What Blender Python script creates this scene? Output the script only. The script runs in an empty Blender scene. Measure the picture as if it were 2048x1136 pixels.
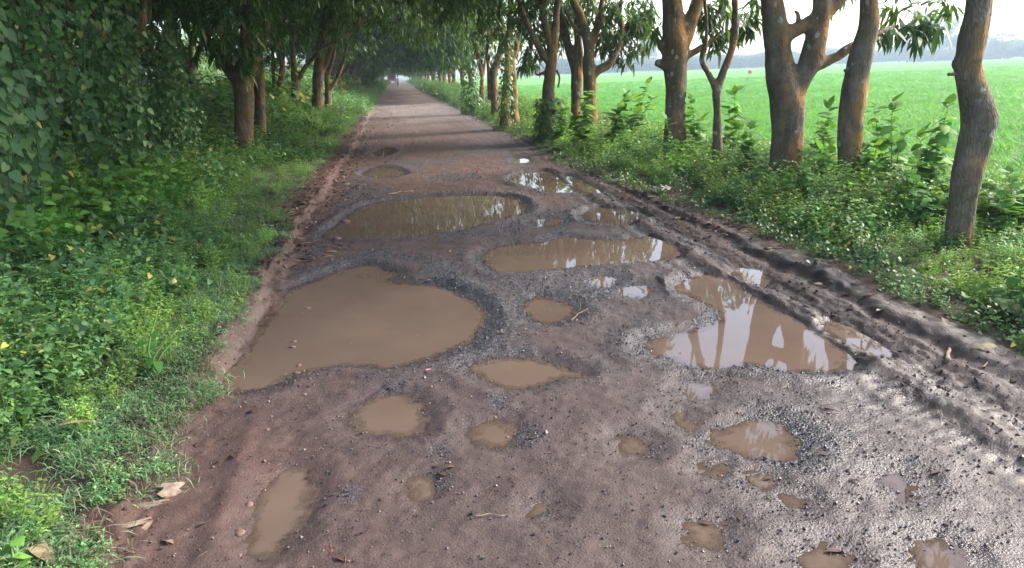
import bpy, math, random
import numpy as np
from mathutils import Vector, Matrix, Euler

random.seed(7)
rng = np.random.default_rng(11)
SC = bpy.context.scene
COL = SC.collection
R = math.radians

# ------------------------------------------------------------------ camera
PW, PH, F = 2048.0, 1136.0, 1480.0
ROLL, PITCH, YAW, CZ = R(-2.14), math.atan(421.2 / F), R(8.0), 1.6
cam_d = bpy.data.cameras.new('camera')
cam = bpy.data.objects.new('camera', cam_d)
COL.objects.link(cam)
cam_d.sensor_width = 36.0
cam_d.lens = F / PW * 36.0
cam_d.clip_start, cam_d.clip_end = 0.05, 6000
CM = Matrix.Rotation(-YAW, 3, 'Z') @ Matrix.Rotation(math.pi / 2 - PITCH, 3, 'X') @ Matrix.Rotation(ROLL, 3, 'Z')
cam.matrix_world = Matrix.Translation((0, 0, CZ)) @ CM.to_4x4()
SC.camera = cam
CMN = np.array(CM)

# ------------------------------------------------------------------ sky, sun, exposure
SUN_AZ, SUN_EL = 80.0, 34.0          # azimuth measured from the road's direction towards the field
world = bpy.data.worlds.new('World')
SC.world = world
world.use_nodes = True
wn = world.node_tree
wn.nodes.clear()
sky = wn.nodes.new('ShaderNodeTexSky')
sky.sky_type = 'NISHITA'
sky.sun_disc = False
sky.sun_elevation = R(SUN_EL)
sky.sun_rotation = R(SUN_AZ)
sky.air_density = 1.0
sky.dust_density = 2.5
sky.ozone_density = 1.0
bg = wn.nodes.new('ShaderNodeBackground')
bg.inputs['Strength'].default_value = 0.15
wo = wn.nodes.new('ShaderNodeOutputWorld')
wn.links.new(sky.outputs[0], bg.inputs[0])
wn.links.new(bg.outputs[0], wo.inputs[0])

sun_d = bpy.data.lights.new('sun', 'SUN')
sun_d.energy = 2.5
sun_d.angle = R(26.0)
sun_d.color = (1.0, 0.94, 0.85)
sun = bpy.data.objects.new('sun', sun_d)
COL.objects.link(sun)
sv = Vector((math.sin(R(SUN_AZ)) * math.cos(R(SUN_EL)), math.cos(R(SUN_AZ)) * math.cos(R(SUN_EL)), math.sin(R(SUN_EL))))
sun.rotation_euler = sv.to_track_quat('Z', 'Y').to_euler()

SC.view_settings.view_transform = 'Standard'
SC.view_settings.look = 'None'
SC.view_settings.exposure = 2.0
SC.view_settings.gamma = 1.0
SC.view_settings.use_curve_mapping = False
SC.render.engine = 'CYCLES'
cy = SC.cycles
cy.max_bounces = 6
cy.diffuse_bounces = 3
cy.glossy_bounces = 3
cy.transmission_bounces = 6
cy.volume_bounces = 0
cy.use_denoising = True


# ------------------------------------------------------------------ helpers
def ray(x, y):
    return CMN @ np.array([(x - PW / 2) / F, -(y - PH / 2) / F, -1.0])


def gnd(x, y, z=0.0):
    d = ray(x, y)
    t = (z - CZ) / d[2]
    return np.array([d[0] * t, d[1] * t, z])


FWD = np.array([math.sin(YAW), math.cos(YAW), 0.0])


def on_plane(x, y, base, off=0.0):
    """the point seen at x, y on the upright plane through base that faces the road user"""
    d = ray(x, y)
    t = (base @ FWD + off) / (d @ FWD)
    p = d * t
    p[2] += CZ
    return p, t


def hashn(*ii):
    h = np.zeros(ii[0].shape, dtype=np.uint32)
    for k, i in enumerate(ii):
        h = (h ^ (i.astype(np.int64) & 0xffffffff).astype(np.uint32)) * np.uint32(0x9E3779B1 + 2 * k * 7919)
        h ^= h >> np.uint32(15)
    h = h * np.uint32(0x85EBCA6B)
    h ^= h >> np.uint32(13)
    h = h * np.uint32(0xC2B2AE35)
    h ^= h >> np.uint32(16)
    return h.astype(np.float64) / 4294967295.0 * 2 - 1


def vn2(x, y, seed=0):
    xi, yi = np.floor(x), np.floor(y)
    fx, fy = x - xi, y - yi
    fx, fy = fx * fx * fx * (fx * (fx * 6 - 15) + 10), fy * fy * fy * (fy * (fy * 6 - 15) + 10)
    s = np.full(xi.shape, seed)
    a, b = hashn(xi, yi, s), hashn(xi + 1, yi, s)
    c, d = hashn(xi, yi + 1, s), hashn(xi + 1, yi + 1, s)
    return (a + (b - a) * fx) * (1 - fy) + (c + (d - c) * fx) * fy


def fbm2(x, y, oct=4, seed=0, gain=0.5):
    o, a, t = 0, 1.0, 0
    for k in range(oct):
        o = o + a * vn2(x * 2 ** k + 13.7 * k, y * 2 ** k - 5.1 * k, seed + k)
        t += a
        a *= gain
    return o / t


def vn3(p, seed=0):
    i = np.floor(p)
    f = p - i
    f = f * f * (3 - 2 * f)
    s = np.full(i.shape[0], seed)
    r = 0
    for dx in (0, 1):
        for dy in (0, 1):
            for dz in (0, 1):
                w = (f[:, 0] if dx else 1 - f[:, 0]) * (f[:, 1] if dy else 1 - f[:, 1]) * (f[:, 2] if dz else 1 - f[:, 2])
                r = r + w * hashn(i[:, 0] + dx, i[:, 1] + dy, i[:, 2] + dz, s)
    return r


def sstep(t):
    t = np.clip(t, 0, 1)
    return t * t * (3 - 2 * t)


def unit(v):
    return v / np.maximum(np.linalg.norm(v, axis=-1, keepdims=True), 1e-9)


def mesh_np(name, verts, faces, smooth=True, attrs=None, mat=None):
    """a mesh from numpy arrays; faces is (n, k) or a list of such"""
    me = bpy.data.meshes.new(name)
    fl = faces if isinstance(faces, list) else [faces]
    fl = [np.asarray(f, dtype=np.int32) for f in fl if len(f)]
    nl = sum(f.size for f in fl)
    nf = sum(f.shape[0] for f in fl)
    me.vertices.add(len(verts))
    me.vertices.foreach_set('co', np.asarray(verts, dtype=np.float32).ravel())
    if not fl:
        return me
    me.loops.add(nl)
    me.polygons.add(nf)
    me.loops.foreach_set('vertex_index', np.concatenate([f.ravel() for f in fl]))
    tot = np.concatenate([np.full(f.shape[0], f.shape[1], dtype=np.int32) for f in fl])
    st = np.concatenate([[0], np.cumsum(tot)[:-1]]).astype(np.int32)
    me.polygons.foreach_set('loop_start', st)
    me.polygons.foreach_set('loop_total', tot)
    me.polygons.foreach_set('use_smooth', np.full(nf, smooth, dtype=bool))
    if attrs:
        for k, v in attrs.items():
            v = np.asarray(v, dtype=np.float32)
            if v.ndim == 1:
                a = me.attributes.new(k, 'FLOAT', 'POINT')
                a.data.foreach_set('value', v)
            else:
                a = me.attributes.new(k, 'FLOAT_VECTOR', 'POINT')
                a.data.foreach_set('vector', v.ravel())
    if mat is not None:
        me.materials.append(mat)
    me.update(calc_edges=True)
    return me


def link(name, data, parent=None, loc=None, rot=None, scale=None):
    o = bpy.data.objects.new(name, data)
    COL.objects.link(o)
    if parent is not None:
        o.parent = parent
    if loc is not None:
        o.location = loc
    if rot is not None:
        o.rotation_euler = rot
    if scale is not None:
        o.scale = (scale,) * 3 if isinstance(scale, (int, float)) else scale
    return o


def tag(o, label=None, cat=None, group=None, kind=None):
    if label:
        o['label'] = label
    if cat:
        o['category'] = cat
    if group:
        o['group'] = group
    if kind:
        o['kind'] = kind
    return o


class MB:
    """collects pieces of one part into one mesh"""
    def __init__(self):
        self.v, self.f, self.n, self.t = [], {}, 0, []

    def add(self, v, f, tint=0.5):
        v = np.asarray(v, dtype=float)
        for g in (f if isinstance(f, list) else [f]):
            g = np.asarray(g)
            self.f.setdefault(g.shape[1], []).append(g + self.n)
        self.v.append(v)
        self.t.append(np.full(len(v), tint) if np.isscalar(tint) else np.asarray(tint))
        self.n += len(v)
        return self

    def box(self, c, s, rz=0.0, tilt=0.0):
        c, s = np.array(c, float), np.array(s, float) / 2
        v = np.array([[x, y, z] for x in (-1, 1) for y in (-1, 1) for z in (-1, 1)]) * s
        m = np.array(Matrix.Rotation(rz, 3, 'Z') @ Matrix.Rotation(tilt, 3, 'X'))
        f = [[0, 1, 3, 2], [4, 6, 7, 5], [0, 4, 5, 1], [2, 3, 7, 6], [0, 2, 6, 4], [1, 5, 7, 3]]
        return self.add(v @ m.T + c, np.array(f))

    def tube(self, pts, rad, seg=8, cap=True, tint=0.5):
        v, f, cf = tube(pts, rad, seg)
        return self.add(v, [f, cf] if cap else f, tint)

    def mesh(self, name, mat=None, smooth=True):
        v = np.concatenate(self.v)
        return mesh_np(name, v, [np.concatenate(g) for g in self.f.values()], smooth, {'tint': np.concatenate(self.t)}, mat)


def resample(pts, rad, per=5):
    pts, rad = np.asarray(pts, float), np.asarray(rad, float)
    if len(pts) < 3:
        t = np.linspace(0, 1, per + 1)[:, None]
        return pts[0] * (1 - t) + pts[-1] * t, rad[0] * (1 - t[:, 0]) + rad[-1] * t[:, 0]
    P = np.vstack([2 * pts[0] - pts[1], pts, 2 * pts[-1] - pts[-2]])
    o, q = [], []
    for i in range(1, len(P) - 2):
        for t in np.linspace(0, 1, per, endpoint=False):
            a, b, c, d = P[i - 1], P[i], P[i + 1], P[i + 2]
            o.append(0.5 * (2 * b + (c - a) * t + (2 * a - 5 * b + 4 * c - d) * t * t + (3 * b - a - 3 * c + d) * t ** 3))
            q.append(rad[i - 1] * (1 - t) + rad[i] * t)
    o.append(pts[-1])
    q.append(rad[-1])
    return np.array(o), np.array(q)


def tube(pts, rad, seg=8):
    pts = np.asarray(pts, float)
    n = len(pts)
    rad = np.full(n, rad) if np.isscalar(rad) else np.asarray(rad, float)
    tg = unit(np.gradient(pts, axis=0))
    ref = np.array([1.0, 0.13, 0.07]) if abs(tg[0][0]) < 0.9 else np.array([0.0, 1.0, 0.1])
    us = []
    u = ref
    for k in range(n):
        u = unit(u - tg[k] * (u @ tg[k]))
        us.append(u)
    us = np.array(us)
    w = np.cross(tg, us)
    a = np.linspace(0, 2 * math.pi, seg, endpoint=False)
    v = pts[:, None, :] + rad[:, None, None] * (np.cos(a)[None, :, None] * us[:, None, :] + np.sin(a)[None, :, None] * w[:, None, :])
    i = np.arange(n - 1)[:, None] * seg
    j = np.arange(seg)[None, :]
    f = np.stack([i + j, i + (j + 1) % seg, i + seg + (j + 1) % seg, i + seg + j], -1).reshape(-1, 4)
    v = v.reshape(-1, 3)
    v = np.vstack([v, pts[0], pts[-1]])
    a0 = np.arange(seg)
    c0 = np.stack([np.full(seg, n * seg), (a0 + 1) % seg, a0], -1)
    c1 = np.stack([np.full(seg, n * seg + 1), (n - 1) * seg + a0, (n - 1) * seg + (a0 + 1) % seg], -1)
    return v, f, np.vstack([c0, c1])


def leaves(P, D, N, L, W, droop=0.25, shape=(0.35, 1.0, 0.7, 0.75), fold=0.25):
    """thin folded leaf blades: P base, D direction, N up side; 8 vertices, 8 triangles each"""
    P, D = np.asarray(P, float), unit(np.asarray(D, float))
    S = unit(np.cross(D, N))
    U = np.cross(S, D)
    n = len(P)
    L = np.broadcast_to(L, n)[:, None]
    W = np.broadcast_to(W, n)[:, None] * 0.5
    a, wa, b, wb = shape
    dn = np.array([0, 0, -1.0])

    def pt(t, w, side):
        return P + D * (L * t) + dn * (L * droop * t * t) + S * (W * w * side) + U * (W * w * fold * abs(side))
    v = np.stack([pt(0, 0, 0), pt(a, wa, 0), pt(a, wa, -1), pt(a, wa, 1), pt(b, wb, 0), pt(b, wb, -1), pt(b, wb, 1), pt(1, 0, 0)], 1)
    t = np.array([[0, 1, 2], [0, 3, 1], [2, 1, 4], [2, 4, 5], [1, 3, 6], [1, 6, 4], [5, 4, 7], [4, 6, 7]])
    f = (np.arange(n)[:, None, None] * 8 + t[None]).reshape(-1, 3)
    return v.reshape(-1, 3), f


def leaves_round(P, D, N, L, W, droop=0.2):
    """heart shaped blades with a full outline: 13 vertices, 18 triangles"""
    P, D = np.asarray(P, float), unit(np.asarray(D, float))
    S = unit(np.cross(D, N))
    U = np.cross(S, D)
    n = len(P)
    L = np.broadcast_to(L, n)[:, None]
    W = np.broadcast_to(W, n)[:, None] * 0.5
    dn = np.array([0, 0, -1.0])

    def pt(t, w, side):
        return P + D * (L * t) + dn * (L * droop * max(t, 0) ** 2) + S * (W * w * side) + U * (W * w * 0.22 * abs(side) * (1 - 0.6 * max(t, 0)))
    st = [(0.02, -0.10, 0.55), (0.22, 0.16, 0.98), (0.48, 0.44, 0.86), (0.75, 0.74, 0.45)]
    v = []
    for tm, ts, w in st:
        v += [pt(tm, 0, 0), pt(ts, w, -1), pt(ts, w, 1)]
    v.append(pt(1.0, 0, 0))
    f = []
    for k in range(3):
        a, b = 3 * k, 3 * k + 3
        f += [[a, b, b + 1], [a, b + 1, a + 1], [a, a + 2, b + 2], [a, b + 2, b]]
    f += [[9, 12, 10], [9, 11, 12]]
    f = np.array(f)
    return np.stack(v, 1).reshape(-1, 3), (np.arange(n)[:, None, None] * 13 + f[None]).reshape(-1, 3)


def leaves_lite(P, D, N, L, W, droop=0.3):
    """the cheaper blade for crowns: 6 vertices, 4 triangles, folded along the midrib"""
    P, D = np.asarray(P, float), unit(np.asarray(D, float))
    S = unit(np.cross(D, N))
    U = np.cross(S, D)
    n = len(P)
    L = np.broadcast_to(L, n)[:, None]
    W = np.broadcast_to(W, n)[:, None] * 0.5
    dn = np.array([0, 0, -1.0])

    def pt(t, w, side):
        return P + D * (L * t) + dn * (L * droop * t * t) + S * (W * w * side) + U * (W * w * 0.3 * abs(side))
    v = np.stack([pt(0, 0, 0), pt(0.36, 1, -1), pt(0.36, 1, 1), pt(0.72, 0.72, -1), pt(0.72, 0.72, 1), pt(1, 0, 0)], 1)
    t = np.array([[0, 2, 1], [1, 2, 4], [1, 4, 3], [3, 4, 5]])
    return v.reshape(-1, 3), (np.arange(n)[:, None, None] * 6 + t[None]).reshape(-1, 3)


def rand_dirs(n, r=None):
    r = r or rng
    return unit(r.normal(size=(n, 3)))


# ------------------------------------------------------------------ materials
def new_mat(name):
    m = bpy.data.materials.new(name)
    m.use_nodes = True
    m.node_tree.nodes.clear()
    return m, m.node_tree


class NT:
    def __init__(self, name):
        self.m, self.t = new_mat(name)

    def n(self, kind, **kw):
        d = self.t.nodes.new('ShaderNode' + kind)
        for k, v in kw.items():
            setattr(d, k, v)
        return d

    def l(self, a, b):
        self.t.links.new(a, b)

    def coord(self, scale=(1, 1, 1), obj=False):
        if obj:
            c = self.n('TexCoord').outputs['Object']
        else:
            c = self.n('NewGeometry').outputs['Position']
        mp = self.n('Mapping')
        mp.inputs['Scale'].default_value = scale
        self.l(c, mp.inputs['Vector'])
        return mp.outputs[0]

    def noise(self, vec, scale, detail=4, rough=0.6):
        d = self.n('TexNoise')
        d.inputs['Scale'].default_value = scale
        d.inputs['Detail'].default_value = detail
        d.inputs['Roughness'].default_value = rough
        self.l(vec, d.inputs['Vector'])
        return d.outputs['Fac']

    def voronoi(self, vec, scale, feature='F1', out='Distance'):
        d = self.n('TexVoronoi', feature=feature)
        d.inputs['Scale'].default_value = scale
        self.l(vec, d.inputs['Vector'])
        return d.outputs[out]

    def ramp(self, fac, stops):
        d = self.n('ValToRGB')
        e = d.color_ramp.elements
        while len(e) > 2:
            e.remove(e[-1])
        for i, (p, c) in enumerate(stops):
            x = e[i] if i < 2 else e.new(p)
            x.position = p
            x.color = (*c, 1) if len(c) == 3 else c
        self.l(fac, d.inputs[0])
        return d.outputs[0]

    def rng(self, fac, a, b, c=0.0, d=1.0):
        m = self.n('MapRange')
        for k, v in zip(('From Min', 'From Max', 'To Min', 'To Max'), (a, b, c, d)):
            m.inputs[k].default_value = v
        self.l(fac, m.inputs['Value'])
        return m.outputs[0]

    def mix(self, fac, a, b, mode='MIX'):
        d = self.n('Mix', data_type='RGBA', blend_type=mode)
        for s, v in ((d.inputs[0], fac), (d.inputs[6], a), (d.inputs[7], b)):
            if isinstance(v, (int, float)):
                s.default_value = v
            elif isinstance(v, tuple):
                s.default_value = (*v, 1)
            else:
                self.l(v, s)
        return d.outputs[2]

    def math(self, op, a, b=0.0):
        d = self.n('Math', operation=op)
        for s, v in zip(d.inputs, (a, b)):
            if isinstance(v, (int, float)):
                s.default_value = v
            else:
                self.l(v, s)
        return d.outputs[0]

    def attr(self, name):
        return self.n('Attribute', attribute_name=name).outputs['Fac']

    def bump(self, h, strength, dist, normal=None):
        d = self.n('Bump')
        d.inputs['Strength'].default_value = strength
        d.inputs['Distance'].default_value = dist
        self.l(h, d.inputs['Height'])
        if normal is not None:
            self.l(normal, d.inputs['Normal'])
        return d.outputs[0]

    def principled(self, color, rough=0.7, spec=0.5, normal=None, ior=None):
        d = self.n('BsdfPrincipled')
        for s, v in ((d.inputs['Base Color'], color), (d.inputs['Roughness'], rough), (d.inputs['Specular IOR Level'], spec)):
            if isinstance(v, (int, float)):
                s.default_value = v
            elif isinstance(v, tuple):
                s.default_value = (*v, 1)
            else:
                self.l(v, s)
        if normal is not None:
            self.l(normal, d.inputs['Normal'])
        if ior:
            d.inputs['IOR'].default_value = ior
        return d.outputs[0]

    def out(self, s, vol=False):
        o = self.n('OutputMaterial')
        self.l(s, o.inputs['Volume' if vol else 'Surface'])
        return self.m


def leaf_mat(name, stops, trans=0.38, rough=0.45, spec=0.4, vary=0.35, tcol=(1.25, 1.25, 0.5)):
    t = NT(name)
    c = t.ramp(t.attr('tint'), stops)
    oi = t.n('ObjectInfo').outputs['Random']
    v = t.math('ADD', 1 - vary / 2, t.math('MULTIPLY', oi, vary))
    nv = t.rng(t.noise(t.coord(), 1.3, 2), 0.3, 0.7, 1 - vary, 1 + vary)
    hsv = t.n('HueSaturation')
    t.l(c, hsv.inputs['Color'])
    t.l(t.math('MULTIPLY', v, nv), hsv.inputs['Value'])
    t.l(t.rng(oi, 0, 1, 0.49, 0.515), hsv.inputs['Hue'])
    p = t.principled(hsv.outputs[0], rough, spec)
    tr = t.n('BsdfTranslucent')
    t.l(t.mix(1.0, hsv.outputs[0], tcol, 'MULTIPLY'), tr.inputs[0])
    mx = t.n('MixShader')
    mx.inputs[0].default_value = trans
    t.l(p, mx.inputs[1])
    t.l(tr.outputs[0], mx.inputs[2])
    return t.out(mx.outputs[0])


M_MANGO = leaf_mat('mango_leaf', [(0.0, (0.035, 0.075, 0.022)), (0.6, (0.07, 0.135, 0.034)), (0.92, (0.12, 0.20, 0.045)), (1.0, (0.24, 0.23, 0.07))], 0.35, 0.4, 0.45)
M_HERB = leaf_mat('herb_leaf', [(0.0, (0.06, 0.145, 0.058)), (0.5, (0.105, 0.22, 0.082)), (0.95, (0.18, 0.31, 0.095)), (1.0, (0.24, 0.30, 0.10))], 0.38, 0.5, 0.35)
M_LIME_SUNLIT = leaf_mat('lime_sunlit_herb_leaf', [(0.0, (0.11, 0.20, 0.05)), (0.5, (0.19, 0.31, 0.065)), (0.9, (0.25, 0.38, 0.08)), (1.0, (0.27, 0.38, 0.09))], 0.45, 0.5, 0.3)  # yellow-green herb; sunlight on the right verge is put into its colour
M_VINE = leaf_mat('vine_leaf', [(0.0, (0.04, 0.10, 0.035)), (0.6, (0.08, 0.165, 0.05)), (0.95, (0.14, 0.23, 0.06)), (1.0, (0.38, 0.32, 0.07))], 0.38, 0.45, 0.4)
M_GRASS = leaf_mat('grass_blade', [(0.0, (0.10, 0.20, 0.09)), (0.7, (0.18, 0.30, 0.14)), (1.0, (0.32, 0.33, 0.20))], 0.3, 0.55, 0.3)
M_DRY = leaf_mat('dry_grass', [(0.0, (0.09, 0.07, 0.05)), (0.6, (0.155, 0.13, 0.09)), (1.0, (0.10, 0.14, 0.06))], 0.2, 0.7, 0.2, tcol=(1, 0.9, 0.7))
M_RICE = leaf_mat('rice_blade', [(0.0, (0.105, 0.265, 0.065)), (1.0, (0.16, 0.345, 0.09))], 0.45, 0.5, 0.3, 0.12)
M_LITTER = leaf_mat('fallen_leaf', [(0.0, (0.06, 0.03, 0.022)), (0.5, (0.13, 0.07, 0.047)), (1.0, (0.22, 0.145, 0.095))], 0.1, 0.7, 0.25, tcol=(1, 0.8, 0.6))
M_BROAD = leaf_mat('broad_leaf', [(0.0, (0.05, 0.14, 0.03)), (0.6, (0.09, 0.22, 0.045)), (1.0, (0.18, 0.32, 0.06))], 0.42, 0.62, 0.2)


def bark_mat(name, moss, orange, spots):
    t = NT(name)
    g = t.coord()
    st = t.coord((1, 1, 0.25))
    n1 = t.noise(t.coord((1, 1, 0.55)), 7, 7, 0.7)
    c = t.ramp(n1, [(0.28, (0.06, 0.048, 0.037)), (0.5, (0.135, 0.105, 0.076)), (0.75, (0.24, 0.195, 0.15))])
    cr = t.rng(t.voronoi(t.coord((1, 1, 0.22)), 44, 'DISTANCE_TO_EDGE'), 0.0, 0.16)
    cr = t.math('ADD', cr, t.rng(t.noise(g, 6, 4), 0.35, 0.6, 0.1, 0.9))
    c = t.mix(t.rng(cr, 0, 1), t.mix(1.0, c, (0.5, 0.48, 0.46), 'MULTIPLY'), c)
    # growth on the bark: orange algae on the field side, moss, white lichen spots
    nx = t.n('SeparateXYZ')
    t.l(t.n('NewGeometry').outputs['Normal'], nx.inputs[0])
    side = t.rng(nx.outputs['X'], -0.8, 0.3, 0.05, 1.0)
    om = t.math('MULTIPLY', t.rng(t.noise(g, 2.3, 5, 0.65), 0.44, 0.56), side)
    c = t.mix(t.math('MULTIPLY', om, orange), c, t.ramp(n1, [(0.3, (0.19, 0.08, 0.02)), (0.7, (0.42, 0.20, 0.055))]))
    mm = t.math('MULTIPLY', t.rng(t.noise(g, 3.1, 5), 0.45, 0.65), moss)
    c = t.mix(mm, c, (0.085, 0.085, 0.02))
    d = t.voronoi(t.coord((1, 1, 0.7)), 8)
    pn = t.noise(g, 26, 5, 0.7)
    sp = t.math('LESS_THAN', t.math('ADD', d, t.math('MULTIPLY', pn, 0.55)), 0.50)
    sp = t.math('MULTIPLY', sp, t.rng(t.noise(g, 2.7, 3), 0.47, 0.56))
    c = t.mix(t.math('MULTIPLY', sp, spots), c, (0.36, 0.35, 0.30))
    h = t.math('ADD', t.noise(t.coord((1, 1, 0.22)), 22, 8, 0.7), t.math('MULTIPLY', cr, 0.8))
    nb = t.bump(h, 0.6, 0.02)
    return t.out(t.principled(c, 0.85, 0.25, nb))


M_BARK = bark_mat('mango_bark', 0.35, 0.9, 0.9)
M_BARK_L = bark_mat('mossy_bark', 0.85, 0.55, 0.35)


def plain(name, col, rough=0.6, spec=0.4, nscale=14, var=0.35, bump=0.0, metal=0.0):
    t = NT(name)
    g = t.coord(obj=True)
    n = t.noise(g, nscale, 5)
    c = t.mix(t.rng(n, 0.3, 0.7), tuple(x * (1 - var) for x in col), tuple(min(1, x * (1 + var)) for x in col))
    nb = t.bump(n, bump, 0.01) if bump else None
    s = t.principled(c, rough, spec, nb)
    t.m.node_tree.nodes[-1].inputs['Metallic'].default_value = metal if 'Metallic' in t.m.node_tree.nodes[-1].inputs else 0
    return t.out(s)


def road_mat():
    t = NT('broken_muddy_road')
    g = t.coord()
    big = t.noise(g, 0.9, 5)
    mid = t.noise(g, 6, 6, 0.65)
    fine = t.noise(g, 120, 4, 0.7)
    peb = t.voronoi(g, 95)
    pcol = t.voronoi(g, 95, out='Color')
    sep = t.n('SeparateXYZ')
    t.l(pcol, sep.inputs[0])
    mud = t.ramp(mid, [(0.3, (0.039, 0.024, 0.021)), (0.52, (0.063, 0.040, 0.036)), (0.75, (0.097, 0.065, 0.058))])
    mud = t.mix(t.rng(fine, 0.35, 0.65, 0, 0.5), mud, (0.040, 0.026, 0.022))
    red = t.ramp(mid, [(0.3, (0.058, 0.028, 0.021)), (0.6, (0.090, 0.047, 0.036)), (0.8, (0.135, 0.080, 0.062))])
    c = t.mix(t.math('MULTIPLY', t.math('MAXIMUM', t.attr('red'), 0.0), t.rng(big, 0.3, 0.62)), mud, red)
    c = t.mix(t.math('MAXIMUM', t.math('MULTIPLY', t.attr('red'), -1.0), 0.0), c, t.mix(1.0, c, (0.66, 0.60, 0.56), 'MULTIPLY'))
    dry = t.ramp(mid, [(0.3, (0.115, 0.085, 0.069)), (0.7, (0.195, 0.155, 0.128))])
    c = t.mix(t.math('MULTIPLY', t.attr('dry'), t.rng(t.noise(t.coord((1, 0.35, 1)), 0.8, 4), 0.3, 0.6, 0.35, 1.0)), c, dry)
    chip = t.ramp(sep.outputs['X'], [(0.0, (0.016, 0.016, 0.02)), (0.75, (0.045, 0.043, 0.05)), (1.0, (0.14, 0.13, 0.135))])
    tarf = t.math('MULTIPLY', t.attr('tar'), t.rng(t.math('ADD', fine, t.math('MULTIPLY', mid, 0.6)), 0.5, 0.8, 0.55, 1.0))
    c = t.mix(tarf, c, chip)
    wet = t.attr('wet')
    c = t.mix(t.math('MULTIPLY', wet, 0.45), c, t.mix(1.0, c, (0.55, 0.52, 0.5), 'MULTIPLY'))
    rough = t.math('SUBTRACT', 0.78, t.math('MULTIPLY', wet, t.rng(mid, 0.35, 0.6, 0.48, 0.68)))
    h = t.math('ADD', t.math('MULTIPLY', fine, 0.8), t.math('MULTIPLY', t.math('SUBTRACT', 1.0, peb), t.math('ADD', 0.25, t.math('MULTIPLY', t.attr('tar'), 0.8))))
    n1 = t.bump(h, 0.7, 0.009)
    n2 = t.bump(t.noise(g, 22, 5, 0.6), 0.35, 0.012, n1)
    return t.out(t.principled(c, rough, t.rng(wet, 0, 1, 0.35, 0.6), n2))


def soil_mat(name, a, b):
    t = NT(name)
    g = t.coord()
    n = t.noise(g, 7, 7, 0.65)
    c = t.ramp(n, [(0.3, a), (0.7, b)])
    nb = t.bump(t.noise(g, 40, 6, 0.7), 0.8, 0.02)
    return t.out(t.principled(c, 0.9, 0.2, nb))


def water_mat():
    """silty water: clear only where it is a film, mirror by Fresnel"""
    t = NT('muddy_water')
    g = t.coord()
    c = t.ramp(t.noise(g, 1.4, 3), [(0.3, (0.094, 0.066, 0.050)), (0.7, (0.121, 0.087, 0.066))])
    nb = t.bump(t.noise(g, 5, 2), 0.02, 0.02)
    df = t.n('BsdfDiffuse')
    t.l(c, df.inputs['Color'])
    tp = t.n('BsdfTransparent')
    tp.inputs[0].default_value = (0.80, 0.70, 0.58, 1)
    m1 = t.n('MixShader')
    t.l(t.rng(t.math('ADD', t.attr('depth'), t.math('MULTIPLY', t.noise(g, 18, 3), 0.004)), 0.001, 0.012, 0.45, 1.0), m1.inputs[0])
    t.l(tp.outputs[0], m1.inputs[1])
    t.l(df.outputs[0], m1.inputs[2])
    gl = t.n('BsdfGlossy')
    gl.inputs['Roughness'].default_value = 0.02
    t.l(nb, gl.inputs['Normal'])
    fr = t.n('Fresnel')
    fr.inputs['IOR'].default_value = 1.333
    t.l(nb, fr.inputs['Normal'])
    m2 = t.n('MixShader')
    t.l(fr.outputs[0], m2.inputs[0])
    t.l(m1.outputs[0], m2.inputs[1])
    t.l(gl.outputs[0], m2.inputs[2])
    return t.out(m2.outputs[0])


def field_mat():
    t = NT('paddy_green')
    g = t.coord((1, 1, 1))
    n = t.noise(t.coord((0.05, 0.2, 1)), 1, 5)
    n2 = t.noise(g, 5, 6, 0.8)
    c = t.ramp(n, [(0.3, (0.115, 0.29, 0.075)), (0.7, (0.145, 0.335, 0.09))])
    cell = t.n('SeparateXYZ')
    t.l(t.voronoi(t.coord((0.02, 0.035, 1)), 1.0, out='Color'), cell.inputs[0])
    c = t.mix(t.rng(cell.outputs['X'], 0, 1, 0, 0.35), c, (0.165, 0.33, 0.09))
    c = t.mix(t.rng(n2, 0.35, 0.65, 0, 0.35), c, (0.10, 0.23, 0.06))
    nb = t.bump(n2, 0.5, 0.15)
    return t.out(t.principled(c, 0.9, 0.0, nb))


M_ROAD = road_mat()
M_SOIL = soil_mat('verge_soil', (0.04, 0.027, 0.02), (0.085, 0.058, 0.043))
M_WATER = water_mat()
M_FIELD = field_mat()
M_WOOD = plain('dead_wood', (0.20, 0.145, 0.095), 0.8, 0.2, 30, 0.4, 0.5)
M_DARKWOOD = plain('dark_twig', (0.075, 0.05, 0.036), 0.8, 0.2, 30, 0.4, 0.5)
M_STEM = plain('green_stem', (0.11, 0.19, 0.05), 0.6, 0.3)
M_STONE = plain('pink_stone', (0.13, 0.075, 0.06), 0.75, 0.3, 40, 0.3, 0.5)

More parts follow.
